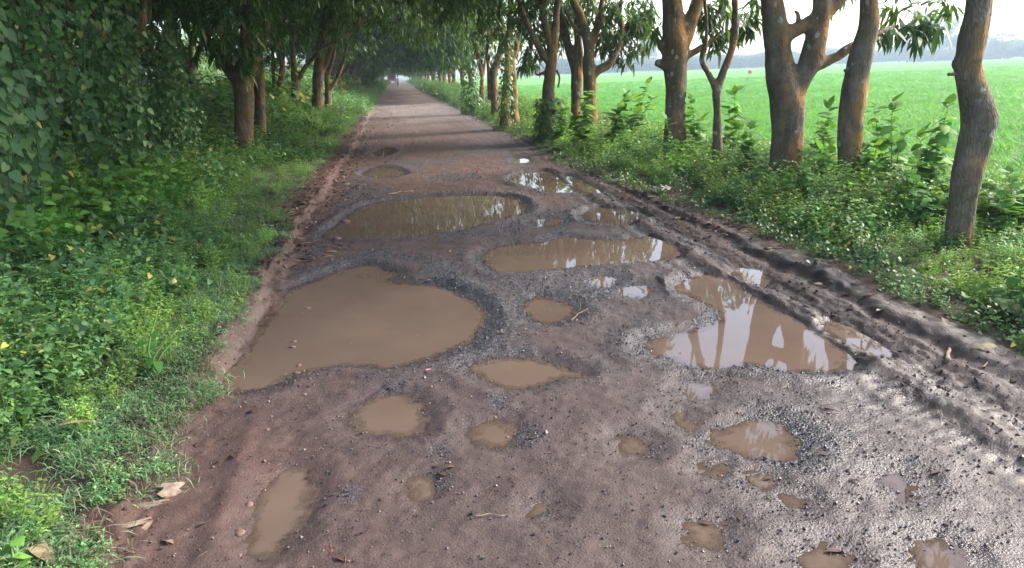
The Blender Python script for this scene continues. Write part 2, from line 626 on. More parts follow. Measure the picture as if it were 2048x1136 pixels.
# ------------------------------------------------------------------ potholes, traced where they lie on the road
PUD = [
 ('wide brown puddle filling the deepest pothole beside the left mud bank', [(447,788),(470,745),(500,690),(545,620),(575,585),(620,565),(660,548),(700,535),(735,531),(775,540),(800,551),(772,561),(790,567),(830,566),(880,575),(925,590),(960,608),(974,630),(968,650),(945,675),(915,695),(880,710),(845,722),(800,733),(760,736),(720,730),(690,730),(650,735),(610,742),(570,752),(540,775),(500,785)]),
 ('broad brown puddle under the pale stick, second large one up the road', [(642,473),(680,450),(705,425),(735,410),(790,402),(860,393),(930,391),(1000,391),(1035,400),(1050,415),(1045,428),(1000,440),(960,452),(920,462),(870,468),(820,476),(760,478),(700,480),(660,480)]),
 ('long brown puddle mirroring trunks and a bright patch of sky at one end', [(960,512),(985,495),(1030,488),(1080,484),(1130,474),(1170,478),(1230,480),(1270,476),(1310,478),(1345,485),(1358,495),(1340,515),(1310,524),(1260,527),(1200,530),(1150,534),(1090,542),(1030,548),(1000,548),(975,535)]),
 ('notched brown puddle beside the right ruts with two white sky reflections', [(1350,580),(1375,558),(1420,553),(1460,556),(1490,580),(1530,610),(1590,640),(1640,670),(1680,700),(1692,715),(1680,735),(1640,745),(1590,745),(1540,735),(1490,730),(1440,737),(1380,733),(1340,718),(1300,710),(1285,690),(1310,675),(1350,670),(1390,660),(1430,650),(1445,640),(1420,615),(1385,595)]),
 ('brown puddle with broken sky glints just before the muddy ruts', [(1162,430),(1190,417),(1230,418),(1265,425),(1285,432),(1270,442),(1240,452),(1200,450),(1170,442)]),
 ('thin brown puddle between the two largest upper puddles', [(1055,443),(1080,437),(1125,438),(1132,445),(1110,453),(1070,453)]),
 ('small olive brown puddle touching a shallow white one', [(1165,560),(1200,552),(1235,558),(1230,574),(1190,577)]),
 ('shallow puddle reflecting only white sky near the road middle', [(1234,579),(1260,571),(1300,575),(1302,587),(1275,595),(1242,590)]),
 ('oval brown puddle with dry twigs standing at its edge', [(1042,612),(1070,592),(1105,597),(1140,610),(1153,628),(1135,642),(1100,650),(1060,640)]),
 ('flat lens shaped brown puddle just below the dark gravel curve', [(935,735),(970,720),(1030,717),(1090,722),(1130,737),(1165,750),(1120,758),(1080,772),(1040,780),(1000,772),(960,755)]),
 ('round edged brown puddle below the widest pothole', [(705,830),(740,800),(775,790),(820,798),(850,822),(850,845),(835,872),(790,878),(740,870),(712,860)]),
 ('small round brown puddle with one dark pebble in it', [(945,865),(965,848),(1000,843),(1025,850),(1030,875),(1010,890),(985,894),(955,888)]),
 ('long faint brown puddle along the wheel track near the grass', [(518,1092),(522,1040),(545,990),(580,950),(612,940),(615,985),(600,1025),(580,1065),(550,1100)]),
 ('small upright brown puddle among mud in the near road', [(820,975),(835,960),(857,968),(857,990),(838,1002),(822,992)]),
 ('smallest faint puddle near the thin twig', [(1063,1010),(1087,1006),(1090,1026),(1068,1032)]),
 ('small brown puddle just below the notched puddle', [(1365,770),(1400,766),(1427,772),(1422,795),(1385,799),(1368,788)]),
 ('small slanted brown puddle in the wet gravel', [(1338,825),(1360,820),(1392,852),(1380,864),(1350,850)]),
 ('small brown puddle beside a black tar patch', [(1233,880),(1255,874),(1290,885),(1297,903),(1275,911),(1245,899)]),
 ('middling brown puddle with white glints at both ends in wet gravel', [(1412,872),(1450,855),(1500,845),(1530,841),(1565,855),(1592,880),(1602,905),(1582,921),(1540,916),(1490,906),(1440,893)]),
 ('small brown puddle close below the glinting one', [(1412,930),(1445,925),(1460,942),(1446,957),(1416,951)]),
 ('small brown puddle leading a line of two in wet gravel', [(1493,955),(1520,948),(1543,965),(1548,982),(1525,987),(1503,971)]),
 ('small glinting puddle ending a line of two in wet gravel', [(1562,985),(1600,998),(1616,1016),(1582,1018)]),
 ('pebbly brown puddle in the near wet gravel', [(1383,1055),(1420,1048),(1443,1060),(1437,1092),(1400,1093),(1386,1076)]),
 ('brown puddle cut by the lower picture edge', [(1598,1112),(1640,1098),(1682,1105),(1694,1136),(1690,1160),(1608,1160)]),
 ('white puddle with a dark stub reflected in it', [(1766,957),(1800,948),(1828,965),(1828,991),(1800,998),(1778,982)]),
 ('white puddle with leaf reflections at the lower picture edge', [(1822,1087),(1860,1073),(1900,1095),(1922,1120),(1935,1165),(1840,1170),(1826,1112)]),
 ('white sliver of water in the upper part of the ruts', [(1470,547),(1500,537),(1537,539),(1532,560),(1512,572),(1490,562)]),
 ('narrow strip of water in the wheel rut beside the notched puddle', [(1636,656),(1670,648),(1702,664),(1745,690),(1765,712),(1722,704),(1690,688)]),
 ('bright puddle reflecting trunks farther up near the right bank', [(1018,362),(1045,345),(1090,342),(1112,352),(1142,376),(1140,386),(1100,386),(1060,374)]),
 ('slanted sliver of puddle against the right mud bank', [(1124,350),(1150,358),(1198,386),(1172,389),(1148,374)]),
 ('greenish puddle at the left road edge beyond the stick', [(722,352),(745,335),(780,334),(808,345),(800,356),(760,358)]),
 ('far small puddle at the left road edge', [(742,306),(770,296),(788,305),(762,316)]),
 ('far pale fleck of water near the right verge', [(1028,318),(1052,317),(1054,326),(1030,327)]),
]
LEVEL = -0.022
POLY = []
for lab, px in PUD:
    g = np.array([gnd(x, y, LEVEL)[:2] for x, y in px])
    q = np.empty((len(g) * 2, 2))          # one round of corner cutting
    nx_ = np.roll(g, -1, 0)
    q[0::2], q[1::2] = 0.8 * g + 0.2 * nx_, 0.2 * g + 0.8 * nx_
    POLY.append(q)


BIG = np.array([np.clip((np.ptp(p[:, 0]) * np.ptp(p[:, 1]) - 0.08) / 0.5, 0.0, 1.0) for p in POLY])


def signed(poly, x, y):
    d2 = np.full(x.shape, 1e9)
    ins = np.zeros(x.shape, bool)
    n = len(poly)
    for i in range(n):
        a, b = poly[i], poly[(i + 1) % n]
        e = b - a
        t = np.clip(((x - a[0]) * e[0] + (y - a[1]) * e[1]) / (e @ e + 1e-12), 0, 1)
        d2 = np.minimum(d2, (x - a[0] - t * e[0]) ** 2 + (y - a[1] - t * e[1]) ** 2)
        if a[1] != b[1]:
            c = ((a[1] > y) != (b[1] > y)) & (x < (b[0] - a[0]) * (y - a[1]) / (b[1] - a[1]) + a[0])
            ins ^= c
    return np.where(ins, -1, 1) * np.sqrt(d2)


def puddle_field(x, y):
    wx = x + 0.022 * fbm2(x * 9, y * 9, 3, 41)
    wy = y + 0.03 * fbm2(x * 8 + 50, y * 8, 3, 42)
    dm = np.full(x.shape, 9.0)
    who = np.full(x.shape, -1)
    for k, p in enumerate(POLY):
        lo, hi = p.min(0) - 0.8, p.max(0) + 0.8
        s = np.nonzero((x > lo[0]) & (x < hi[0]) & (y > lo[1]) & (y < hi[1]))[0]
        if len(s) == 0:
            continue
        d = signed(p, wx[s], wy[s])
        m = d < dm[s]
        dm[s[m]] = d[m]
        who[s[m]] = k
    return dm, who


def edge_left(y):
    return -1.13 + 0.06 * vn2(y * 0.9, y * 0, 5) + 0.03 * vn2(y * 4, y * 0, 6) - 0.35 * sstep((y - 16) / 40)


def edge_right(y):
    return 3.12 + 0.08 * vn2(y * 0.8, y * 0, 7) + 0.03 * vn2(y * 5, y * 0, 8)


def height(x, y, dm=None, full=True, who=None):
    """height of road and verges; also the masks of the road surface"""
    if dm is None:
        dm, who = puddle_field(x, y)
    if who is None:
        who = np.full(x.shape, -1)
    xl, xr = edge_left(y), edge_right(y)
    on = sstep((x - xl) / 0.1) * sstep((xr - x) / 0.1)
    calm = sstep(dm / 0.35)
    h = 0.022 * fbm2(x * 1.3, y * 1.0, 3, 1) * calm
    h += 0.011 * fbm2(x * 5, y * 5, 3, 2) * (0.35 + 0.65 * calm)
    h += 0.0055 * fbm2(x * 28, y * 28, 2, 3)
    # potholes with a broken, slightly raised rim
    rimn = 0.5 + 0.5 * vn2(x * 2.1, y * 2.1, 9)
    big = np.where(who >= 0, BIG[who], 0)
    rim = np.exp(-((dm - 0.15) / 0.08) ** 2) * (0.002 + 0.028 * rimn ** 1.5) * big
    p = np.where(dm < 0, LEVEL - 0.004 - 0.075 * sstep(-dm / 0.30), LEVEL + (-LEVEL) * sstep(dm / 0.16))
    h = h + p + rim * (dm > 0)
    # left mud bank
    w = vn2(x * 6, y * 6, 12)
    bank = sstep((y - 3.6) / 0.7) * (1 - 0.6 * sstep((y - 9) / 6))
    h += (0.015 + 0.05 * bank) * sstep((xl - x + 0.03 * w) / 0.10)
    h += 0.05 * sstep((xl - 0.25 - x) / 1.2)
    # wheel ruts and clods on the right
    k = sstep((y - 1.0) / 1.5) * (1 - 0.85 * sstep((y - 7) / 6))
    xs = x + 0.03 * vn2(y * 0.7, y * 0, 14)
    ga = lambda c, s: np.exp(-((xs - c) / s) ** 2)
    clod = np.abs(fbm2(x * 15, y * 3.4, 4, 16, 0.6))
    h += k * 0.011 * fbm2(x * 38, y * 22, 3, 18, 0.7) * ga(2.68, 0.36)
    tread = lambda c, s_: np.sin((y + 0.6 * np.abs(x - c)) * 2 * math.pi / 0.085) * np.exp(-((xs - c) / s_) ** 4)
    h += k * 0.003 * (tread(2.68, 0.10) + tread(2.36, 0.09)) * sstep((vn2(x * 0.5, y * 1.1, 19) + 0.6) / 0.5) * (dm > 0.03)
    lt = sstep((3.9 - y) / 0.8)
    h += lt * (0.012 * np.exp(-((x + 0.78 + 0.04 * vn2(y * 2, y * 0, 22)) / 0.05) ** 2) - 0.008 * np.exp(-((x + 0.62) / 0.08) ** 2) + 0.0025 * tread(-0.62, 0.10) * sstep((dm - 0.04) / 0.06))
    h += 0.05 * clod * np.exp(-((x - xl + 0.1) / 0.14) ** 2)
    rut = -0.022 * ga(2.36, 0.08) + 0.012 * ga(2.50, 0.05) - 0.024 * ga(2.68, 0.09) + 0.010 * ga(2.86, 0.05) - 0.01 * ga(2.2, .05)
    h += k * (rut + 0.025 * clod * ga(2.66, 0.34)) * np.where(dm < 0.02, 0.25, 1)
    h += (0.02 + 0.035 * k) * sstep((x - 2.93 + 0.05 * w) / 0.13)
    h += 0.10 * sstep((x - xr - 0.2) / 1.3) - 0.55 * sstep((x - 5.4) / 1.2)
    # verges are lumpy
    off = 1 - on
    h += off * (0.05 * fbm2(x * 1.2, y * 1.2, 3, 20) + 0.018 * fbm2(x * 9, y * 9, 3, 21))
    if not full:
        return h
    tn = fbm2(x * 2.3, y * 2.3, 3, 30)
    near = 1 - sstep((y - 14) / 8)
    tar = np.exp(-(np.maximum(dm, 0) / 0.22) ** 1.4) * sstep((tn + 0.6) / 0.5) * (dm > -0.1) * (0.35 + 0.65 * (np.where(who >= 0, BIG[who], 0) > 0.05))
    # the dark curve of bare aggregate between the puddles
    arc = np.array([gnd(a, b)[:2] for a, b in ((640, 545), (760, 505), (850, 525), (920, 565), (985, 605), (990, 650), (960, 690), (900, 725), (800, 745), (700, 750))])
    da = np.full(x.shape, 9.0)
    s = (y < 9) & (y > 2.5)
    for a, b in zip(arc[:-1], arc[1:]):
        e = b - a
        t = np.clip(((x[s] - a[0]) * e[0] + (y[s] - a[1]) * e[1]) / (e @ e), 0, 1)
        da[s] = np.minimum(da[s], np.hypot(x[s] - a[0] - t * e[0], y[s] - a[1] - t * e[1]))
    tar = np.maximum(tar, np.exp(-(da / 0.22) ** 2) * sstep((tn + 0.75) / 0.5))
    tar = np.maximum(tar, 0.75 * sstep((fbm2(x * 1.4, y * 0.9, 4, 31) - 0.05) / 0.25) * sstep((y - 3.0) / 1) * near)
    tar = np.maximum(tar, 0.10 * sstep((x - 1.0) / 1.0) * sstep((4.6 - y) / 1.5))
    tar *= 1 - 0.75 * sstep((4.3 - y) / 0.8) * sstep((1.3 - x) / 0.5)
    tar *= 1 - 0.9 * sstep((x - 2.1) / 0.2)
    for a, b, rr in ((1055, 868, 0.09), (1292, 892, 0.06), (872, 960, 0.07), (880, 900, 0.06), (1480, 880, 0.05), (1100, 735, 0.12), (700, 985, 0.05), (1090, 1015, 0.04), (790, 770, 0.10), (1000, 800, 0.08)):
        g_ = gnd(a, b)
        tar = np.maximum(tar, 0.9 * np.exp(-((x - g_[0]) ** 2 + ((y - g_[1]) * 0.7) ** 2) / rr ** 2 / (0.7 + 0.5 * tn)))
    tar *= sstep((x - xl) / 0.2) * (0.25 + 0.75 * near)
    wet = np.exp(-np.maximum(dm, 0) / 0.10) * 0.8
    wet = np.maximum(wet, sstep((x - 0.55) / 1.1) * sstep((8.5 - y) / 4) * (0.64 + 0.45 * tn))
    wet = wet * (1 - 0.5 * ga(2.85, 0.2) * k)
    wet = np.maximum(wet, 0.95 * ga(2.36, 0.10) * k)
    wet = np.maximum(wet, 0.8 * ga(2.66, 0.07) * k)
    wet = np.maximum(wet, 0.12 * near)
    red = sstep((y - 5.0) / 6) * (1 - 0.7 * sstep((y - 18) / 12))
    red = np.maximum(red, 0.75 * sstep((0.2 - x) / 1.0) * (1 - sstep((y - 30) / 20)))
    red = np.maximum(red, sstep((xl + 0.2 - x) / 0.3)) * (1 - 0.85 * sstep((x - 2.0) / 0.4))
    dry = sstep((y - 17) / 22)
    red = np.where(x > 2.0, -sstep((x - 2.05) / 0.3) * (1 - sstep((y - 14) / 10)), red) + 0.0
    return h, np.clip(tar, 0, 1), np.clip(wet, 0, 1), np.clip(red, -1, 1), dry


ys = [-7.0]
while ys[-1] < 1.3:
    ys.append(ys[-1] + (0.35 if ys[-1] < 0.5 else 0.04))
while ys[-1] < 16:
    ys.append(ys[-1] * 1.0058)
while ys[-1] < 300:
    ys.append(ys[-1] * 1.02)
ys = np.array(ys)
xs = np.concatenate([-9 + np.arange(0, 28) * 0.25, np.arange(-2.0, -1.45, 0.05), np.arange(-1.45, 3.4, 0.0165), np.arange(3.4, 4.6, 0.06), np.arange(4.6, 8.01, 0.2)])
GX, GY = np.meshgrid(xs, ys)
ny, nx = GX.shape
gx, gy = GX.ravel(), GY.ravel()
DM, WHO = puddle_field(gx, gy)
HZ, TAR, WET, RED, DRY = height(gx, gy, DM, True, WHO)
gv = np.stack([gx, gy, HZ], 1)
qi = (np.arange(ny - 1)[:, None] * nx + np.arange(nx - 1)[None, :]).ravel()
quads = np.stack([qi, qi + 1, qi + nx + 1, qi + nx], 1)
qc = gv[quads].mean(1)
zone = np.where(qc[:, 0] < edge_left(qc[:, 1]) - 0.22, 0, np.where(qc[:, 0] > edge_right(qc[:, 1]) + 0.1, 2, 1))


def submesh(name, fs, mat, verts=gv, attrs=None, z=None):
    u, inv = np.unique(fs, return_inverse=True)
    v = verts[u].copy()
    if z is not None:
        v[:, 2] = z
    return mesh_np(name, v, inv.reshape(fs.shape), True, {k: a[u] for k, a in (attrs or {}).items()}, mat)


RA = {'tar': TAR, 'wet': WET, 'red': RED, 'dry': DRY}
tag(link('road', submesh('road', quads[zone == 1], M_ROAD, attrs=RA)), kind='structure')
tag(link('verge', submesh('verge', quads[zone == 0], M_SOIL)), kind='structure')
tag(link('verge', submesh('verge', quads[zone == 2], M_SOIL)), kind='structure')

# puddle water: one sheet per pothole at the water level
qd = DM[quads].min(1)
qw = WHO[quads[:, 0]]
for k, (lab, px) in enumerate(PUD):
    fs = quads[(qw == k) & (qd < 0.045)]
    if len(fs):
        tag(link('puddle', submesh('puddle', fs, M_WATER, attrs={'depth': np.maximum(LEVEL - HZ, 0)}, z=LEVEL)), lab, 'puddle', 'puddles in the potholes')


def z_at(x, y):
    return height(np.atleast_1d(np.asarray(x, float)), np.atleast_1d(np.asarray(y, float)), np.full(np.size(x), 9.0), False)


# ground to the horizon and the paddy field
def sheet(name, x0, x1, y0, y1, z, mat, n=2):
    X, Y = np.meshgrid(np.linspace(x0, x1, n), np.linspace(y0, y1, n))
    i = (np.arange(n - 1)[:, None] * n + np.arange(n - 1)[None]).ravel()
    return tag(link(name, mesh_np(name, np.stack([X.ravel(), Y.ravel(), np.full(X.size, z)], 1), np.stack([i, i + 1, i + n + 1, i + n], 1), True, None, mat)), kind='structure')


sheet('ground', -3000, 3000, -3000, 4000, -0.75, M_SOIL, 3)
sheet('ground', -700, -8.6, -60, 900, -0.12, M_SOIL, 3)
sheet('field', 6.6, 900, -80, 900, -0.42, M_FIELD, 3)

# ------------------------------------------------------------------ scattering of what nobody could count
def scatter(name, label, pts, rot, scl, pid, protos, cat=None):
    me = mesh_np(name, pts, [], True)
    for key, arr, ty in (('rot', rot, 'FLOAT_VECTOR'), ('scl', scl, 'FLOAT_VECTOR')):
        arr = np.asarray(arr, np.float32)
        if arr.ndim == 1:
            arr = np.repeat(arr[:, None], 3, 1)
        a = me.attributes.new(key, ty, 'POINT')
        a.data.foreach_set('vector', arr.ravel())
    a = me.attributes.new('pid', 'INT', 'POINT')
    a.data.foreach_set('value', np.asarray(pid, np.int32))
    o = link(name, me)
    tag(o, label, cat, kind='stuff')
    ng = bpy.data.node_groups.new(name + '_scatter', 'GeometryNodeTree')
    ng.interface.new_socket('Geometry', in_out='INPUT', socket_type='NodeSocketGeometry')
    ng.interface.new_socket('Geometry', in_out='OUTPUT', socket_type='NodeSocketGeometry')
    gi, go = ng.nodes.new('NodeGroupInput'), ng.nodes.new('NodeGroupOutput')
    jn = ng.nodes.new('GeometryNodeJoinGeometry')

    def named(key, ty):
        d = ng.nodes.new('GeometryNodeInputNamedAttribute')
        d.data_type = ty
        d.inputs['Name'].default_value = key
        return d.outputs['Attribute']
    ro, sc, pi = named('rot', 'FLOAT_VECTOR'), named('scl', 'FLOAT_VECTOR'), named('pid', 'INT')
    for i, pr in enumerate(protos):
        oi = ng.nodes.new('GeometryNodeObjectInfo')
        oi.inputs['Object'].default_value = pr
        oi.inputs['As Instance'].default_value = True
        cp = ng.nodes.new('FunctionNodeCompare')
        cp.data_type = 'INT'
        cp.operation = 'EQUAL'
        ci = [s for s in cp.inputs if s.type == 'INT']
        ng.links.new(pi, ci[0])
        ci[1].default_value = i
        ip = ng.nodes.new('GeometryNodeInstanceOnPoints')
        ng.links.new(gi.outputs[0], ip.inputs['Points'])
        ng.links.new(cp.outputs[0], ip.inputs['Selection'])
        ng.links.new(oi.outputs['Geometry'], ip.inputs['Instance'])
        ng.links.new(ro, ip.inputs['Rotation'])
        ng.links.new(sc, ip.inputs['Scale'])
        ng.links.new(ip.outputs[0], jn.inputs[0])
    ng.links.new(jn.outputs[0], go.inputs[0])
    md = o.modifiers.new('scatter', 'NODES')
    md.node_group = ng
    return o


def proto(name, me):
    return bpy.data.objects.new(name, me)       # never linked: only a source of copies


def herb_mesh(r, nst, nl, ll, lw, hgt, spread, mat=M_HERB, shape=(0.38, 1.0, 0.72, 0.7), droop=0.3):
    b = MB()
    for s in range(nst):
        az = r.uniform(0, 6.28)
        out = np.array([math.cos(az), math.sin(az), 0]) * spread * r.uniform(0.3, 1)
        h = hgt * r.uniform(0.55, 1.0)
        t = np.linspace(0, 1, 5)[:, None]
        base = out * 0.25 + np.array([*r.normal(0, 0.02, 2), 0])
        p = base + out * t ** 1.3 + np.array([0, 0, h]) * t
        b.tube(p, np.linspace(0.0028, 0.0012, 5), 3, False, 0.4)
        tt = np.repeat(np.linspace(0.25, 1.0, nl), 2)
        P = base + out * tt[:, None] ** 1.3 + np.array([0, 0, h]) * tt[:, None]
        a = r.uniform(0, 6.28) + np.arange(nl).repeat(2) * 1.6 + np.tile([0, math.pi], nl) + r.normal(0, 0.3, nl * 2)
        D = np.stack([np.cos(a), np.sin(a), r.uniform(-0.1, 0.55, nl * 2)], 1)
        N = unit(np.array([0, 0, 1.0]) + r.normal(0, 0.25, (nl * 2, 3)))
        sz = r.uniform(0.6, 1.15, nl * 2) * (1.05 - 0.35 * tt)
        v, f = leaves(P, D, N, ll * sz, lw * sz, droop, shape)
        b.add(v, f, np.repeat(np.clip(r.normal(0.5, 0.22, nl * 2) + 0.12 * tt, 0, 1) ** 1.0, 8))
    return b.mesh('herb', mat)


def grass_mesh(r, n, ln, w, spread, mat, bend=0.7, lo=0.5):
    b = MB()
    P = np.stack([*r.normal(0, spread, (2, n)), np.zeros(n)])
    P = P.T
    a = r.uniform(0, 6.28, n)
    D = np.stack([np.cos(a), np.sin(a), r.uniform(lo, 2.6, n)], 1)
    N = unit(np.stack([-np.cos(a), -np.sin(a), np.full(n, 0.6)], 1))
    v, f = leaves(P, D, N, ln * r.uniform(0.5, 1.1, n), w, bend, (0.4, 1.0, 0.75, 0.65), 0.3)
    b.add(v, f, np.repeat(r.uniform(0, 1, n) ** 1.3, 8))
    return b.mesh('grass', mat)


def heart_mesh(r, n, size, spread, hgt, mat=M_VINE):
    b = MB()
    P = np.stack([*r.normal(0, spread, (2, n)), r.uniform(0.3, 1.0, n) * hgt]).T
    a = r.uniform(0, 6.28, n)
    D = np.stack([np.cos(a), np.sin(a), r.uniform(-0.7, 0.1, n)], 1)
    N = unit(np.array([0, 0, 1.0]) + r.normal(0, 0.35, (n, 3)))
    s = size * r.uniform(0.55, 1.15, n)
    v, f = leaves_round(P, D, N, s, s * 0.92, 0.25)
    b.add(v, f, np.repeat(np.clip(r.normal(0.5, 0.22, n), 0, 1), 13))
    for k in range(0, n, 2):
        q = np.array([P[k] * [0.4, 0.4, 0], P[k] * [0.8, 0.8, 0.6], P[k]])
        b.tube(q, 0.0016, 3, False, 0.3)
    return b.mesh('heart_vine', mat)


pr = np.random.default_rng(3)
HERBS = [proto('herb_source', herb_mesh(pr, 7, 5, 0.062, 0.034, 0.34, 0.13)),
         proto('herb_source', herb_mesh(pr, 9, 4, 0.045, 0.024, 0.24, 0.12)),
         proto('herb_source', herb_mesh(pr, 5, 5, 0.085, 0.045, 0.42, 0.14)),
         proto('herb_source', heart_mesh(pr, 30, 0.06, 0.12, 0.26)),
         proto('herb_source', grass_mesh(pr, 46, 0.26, 0.0065, 0.05, M_GRASS)),
         proto('herb_source', grass_mesh(pr, 60, 0.15, 0.005, 0.07, M_GRASS, 0.6, 0.2)),
         proto('herb_source', grass_mesh(pr, 60, 0.11, 0.005, 0.09, M_DRY, 0.35, -0.15)),
         proto('herb_source', herb_mesh(pr, 7, 3, 0.035, 0.02, 0.10, 0.10)),
         proto('herb_source', herb_mesh(pr, 6, 4, 0.11, 0.075, 0.36, 0.16, M_BROAD, (0.3, 1.0, 0.65, 0.8), 0.35)),
         proto('herb_source', herb_mesh(pr, 8, 5, 0.045, 0.022, 0.32, 0.11, M_LIME_SUNLIT)),
         proto('herb_source', herb_mesh(pr, 6, 5, 0.075, 0.036, 0.40, 0.13, M_LIME_SUNLIT)),
         proto('herb_source', grass_mesh(pr, 34, 0.38, 0.008, 0.05, M_LIME_SUNLIT, 0.7, 0.8))]


def area_points(n, x0, x1, y0, y1, power=1.0):
    """points in a strip, denser towards the viewer"""
    u = rng.uniform(0, 1, n)
    y = y0 * (y1 / y0) ** u if power == 1.0 else y0 + (y1 - y0) * u ** power
    return rng.uniform(x0, x1, n), y


def finish(x, y, pid, s, tilt=0.22):
    n = len(x)
    z = z_at(x, y)
    rot = np.stack([rng.normal(0, tilt, n), rng.normal(0, tilt, n), rng.uniform(0, 6.28, n)], 1)
    return np.stack([x, y, z - 0.01], 1), rot, s


# left verge
X, Y = area_points(24000, -8.6, -0.95, 1.4, 110)
X = edge_left(Y) - 8.0 * rng.uniform(0, 1, len(X)) ** 1.7 + 0.02
d = edge_left(Y) - X
cl = fbm2(X * 0.9, Y * 0.7, 3, 61)
c2 = fbm2(X * 1.6, Y * 1.3, 3, 62)
u = rng.uniform(0, 1, len(X))
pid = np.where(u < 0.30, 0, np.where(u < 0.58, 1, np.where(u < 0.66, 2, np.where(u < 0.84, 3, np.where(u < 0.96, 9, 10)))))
pid = np.where(c2 > 0.3, np.where(u < 0.5, 3, 1), pid)
gr = (d < 0.6 + 0.8 * sstep((cl + 0.25) / 0.4)) | (cl > 0.28) & (d < 1.8)
pid = np.where(gr, np.where(u < 0.46, 5, np.where(u < 0.68, 4, np.where(u < 0.92, 7, 9))), pid)
dryz = d < 0.16 + 0.16 * vn2(X * 2.2, Y * 2.2, 63)
pid = np.where(dryz, np.where(u < 0.34, 6, np.where(u < 0.85, 7, 5)), pid)
broad = (X < -2.9 + 0.4 * cl) & (Y > 6.0) & (Y < 12) & (u < 0.75)
pid = np.where(broad & (c2 > -0.25), 8, pid)
sc = rng.uniform(0.7, 1.25, len(X)) * np.clip(0.58 + 0.34 * d, 0.55, 1.2) * (1 + 0.5 * sstep((Y - 12) / 30) + 0.7 * sstep((Y - 30) / 40))
sc = sc * (1 + 1.7 * sstep((d - 2.0) / 1.3) * sstep((Y - 11) / 5) * rng.uniform(0.4, 1.2, len(X)))
sc = np.where((pid == 4) | (pid == 5), np.maximum(sc, 0.85), sc)
sc = np.where(pid == 6, rng.uniform(0.6, 1.0, len(X)), sc)
bankz = sstep((Y - 3.7) / 0.6) * (1 - sstep((Y - 8.5) / 2))
keep = (d > -0.04 + 0.13 * bankz) & ~((d < 0.12 + 0.12 * bankz) & (rng.uniform(0, 1, len(X)) < 0.5))
keep &= ~((fbm2(X * 1.9, Y * 1.9, 2, 66) > 0.42) & (d < 1.6))
keep &= d > (0.42 + 0.18 * vn2(X * 3, Y * 2, 67)) * sstep((Y - 7.5) / 3) * (1 - sstep((Y - 30) / 12))
P, RT, S = finish(X[keep], Y[keep], pid[keep], sc[keep])
scatter('undergrowth', 'green weeds and grass covering the verge on the shaded left', P, RT, S, pid[keep], HERBS)

# right verge
X, Y = area_points(14000, 3.1, 6.2, 1.6, 120)
X = edge_right(Y) + 0.14 - 0.4 * sstep((Y - 7) / 5) + 3.0 * rng.uniform(0, 1, len(X)) ** 1.25
d = X - edge_right(Y) + 0.4 * sstep((Y - 8) / 6)
cl = fbm2(X * 1.1, Y * 0.8, 3, 71)
u = rng.uniform(0, 1, len(X))
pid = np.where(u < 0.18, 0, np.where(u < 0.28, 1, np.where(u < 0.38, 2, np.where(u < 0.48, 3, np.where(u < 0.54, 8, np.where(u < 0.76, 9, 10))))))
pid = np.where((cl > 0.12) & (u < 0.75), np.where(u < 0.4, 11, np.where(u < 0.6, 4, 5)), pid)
pid = np.where(d < 0.5, np.where(u < 0.3, 7, np.where(u < 0.5, 6, np.where(u < 0.75, 3, 1))), pid)
sc = rng.uniform(0.7, 1.25, len(X)) * np.clip(0.40 + 0.42 * d, 0.5, 1.1) * (1 + 0.5 * sstep((Y - 12) / 30) + 0.7 * sstep((Y - 30) / 40))
sc = np.where((np.hypot(X - 4.35, (Y - 4.9) * 0.8) < 0.75), sc * 0.5, sc)
keep = rng.uniform(0, 1, len(X)) < 0.35 + 0.65 * sstep((d - 0.25) / 0.4)
P, RT, S = finish(X[keep], Y[keep], pid[keep], sc[keep])
scatter('undergrowth', 'bright weeds and grass along the bank under the right row of trees', P, RT, S, pid[keep], HERBS)

# rice in the paddy
RICE = [proto('rice_source', grass_mesh(pr, 26, 0.42, 0.010, 0.045, M_RICE, 0.35, 1.2)),
        proto('rice_source', grass_mesh(pr, 40, 0.46, 0.012, 0.12, M_RICE, 0.35, 1.2))]
n = 26000
Y = 1.5 * (120 / 1.5) ** rng.uniform(0, 1, n)
X = 5.9 + (Y * 1.0 + 6) * rng.uniform(0, 1, n) ** 1.3
z = np.maximum(z_at(X, Y), -0.42)
z = np.where(X > 6.7, -0.42, z)
scl = rng.uniform(0.8, 1.15, n) * (1 + 0.9 * sstep((Y - 10) / 60))
scatter('rice_plants', 'young bright green rice covering the paddy beside the road', np.stack([X, Y, z - 0.02], 1),
        np.stack([rng.normal(0, 0.1, n), rng.normal(0, 0.1, n), rng.uniform(0, 6.28, n)], 1),
        np.stack([scl * 1.1, scl * 1.1, rng.uniform(0.8, 1.05, n)], 1), (Y > 9).astype(int), RICE)

# fallen leaves
b = MB()
v, f = leaves(np.array([[-0.05, 0, 0.006]]), np.array([[1.0, 0, 0.12]]), np.array([[0, 0, 1.0]]), 0.11, 0.036, 0.3)
b.add(v, f, 0.5)
LIT = []
for tnt in (0.15, 0.5, 0.85):
    b = MB()
    b.add(v, f, tnt)
    LIT.append(proto('litter_source', b.mesh('litter', M_LITTER)))
n = 5200
Y = 2.0 * (45 / 2.0) ** (rng.uniform(0, 1, n) ** 0.55)
side = rng.uniform(0, 1, n) < 0.66
X = np.where(side, edge_left(Y) - 0.16 * sstep((Y - 7) / 3) + rng.normal(0.02, 0.20 + 0.012 * Y, n), edge_right(Y) + rng.normal(0.05, 0.22, n))
k = (puddle_field(X, Y)[0] > 0.12) & ((Y > 6.5) | (rng.uniform(0, 1, n) < 0.04))
P, RT, S = finish(X[k], Y[k], None, rng.uniform(0.45, 1.1, k.sum()), 0.3)
P[:, 2] += 0.012
lp = rng.integers(0, 3, len(P))
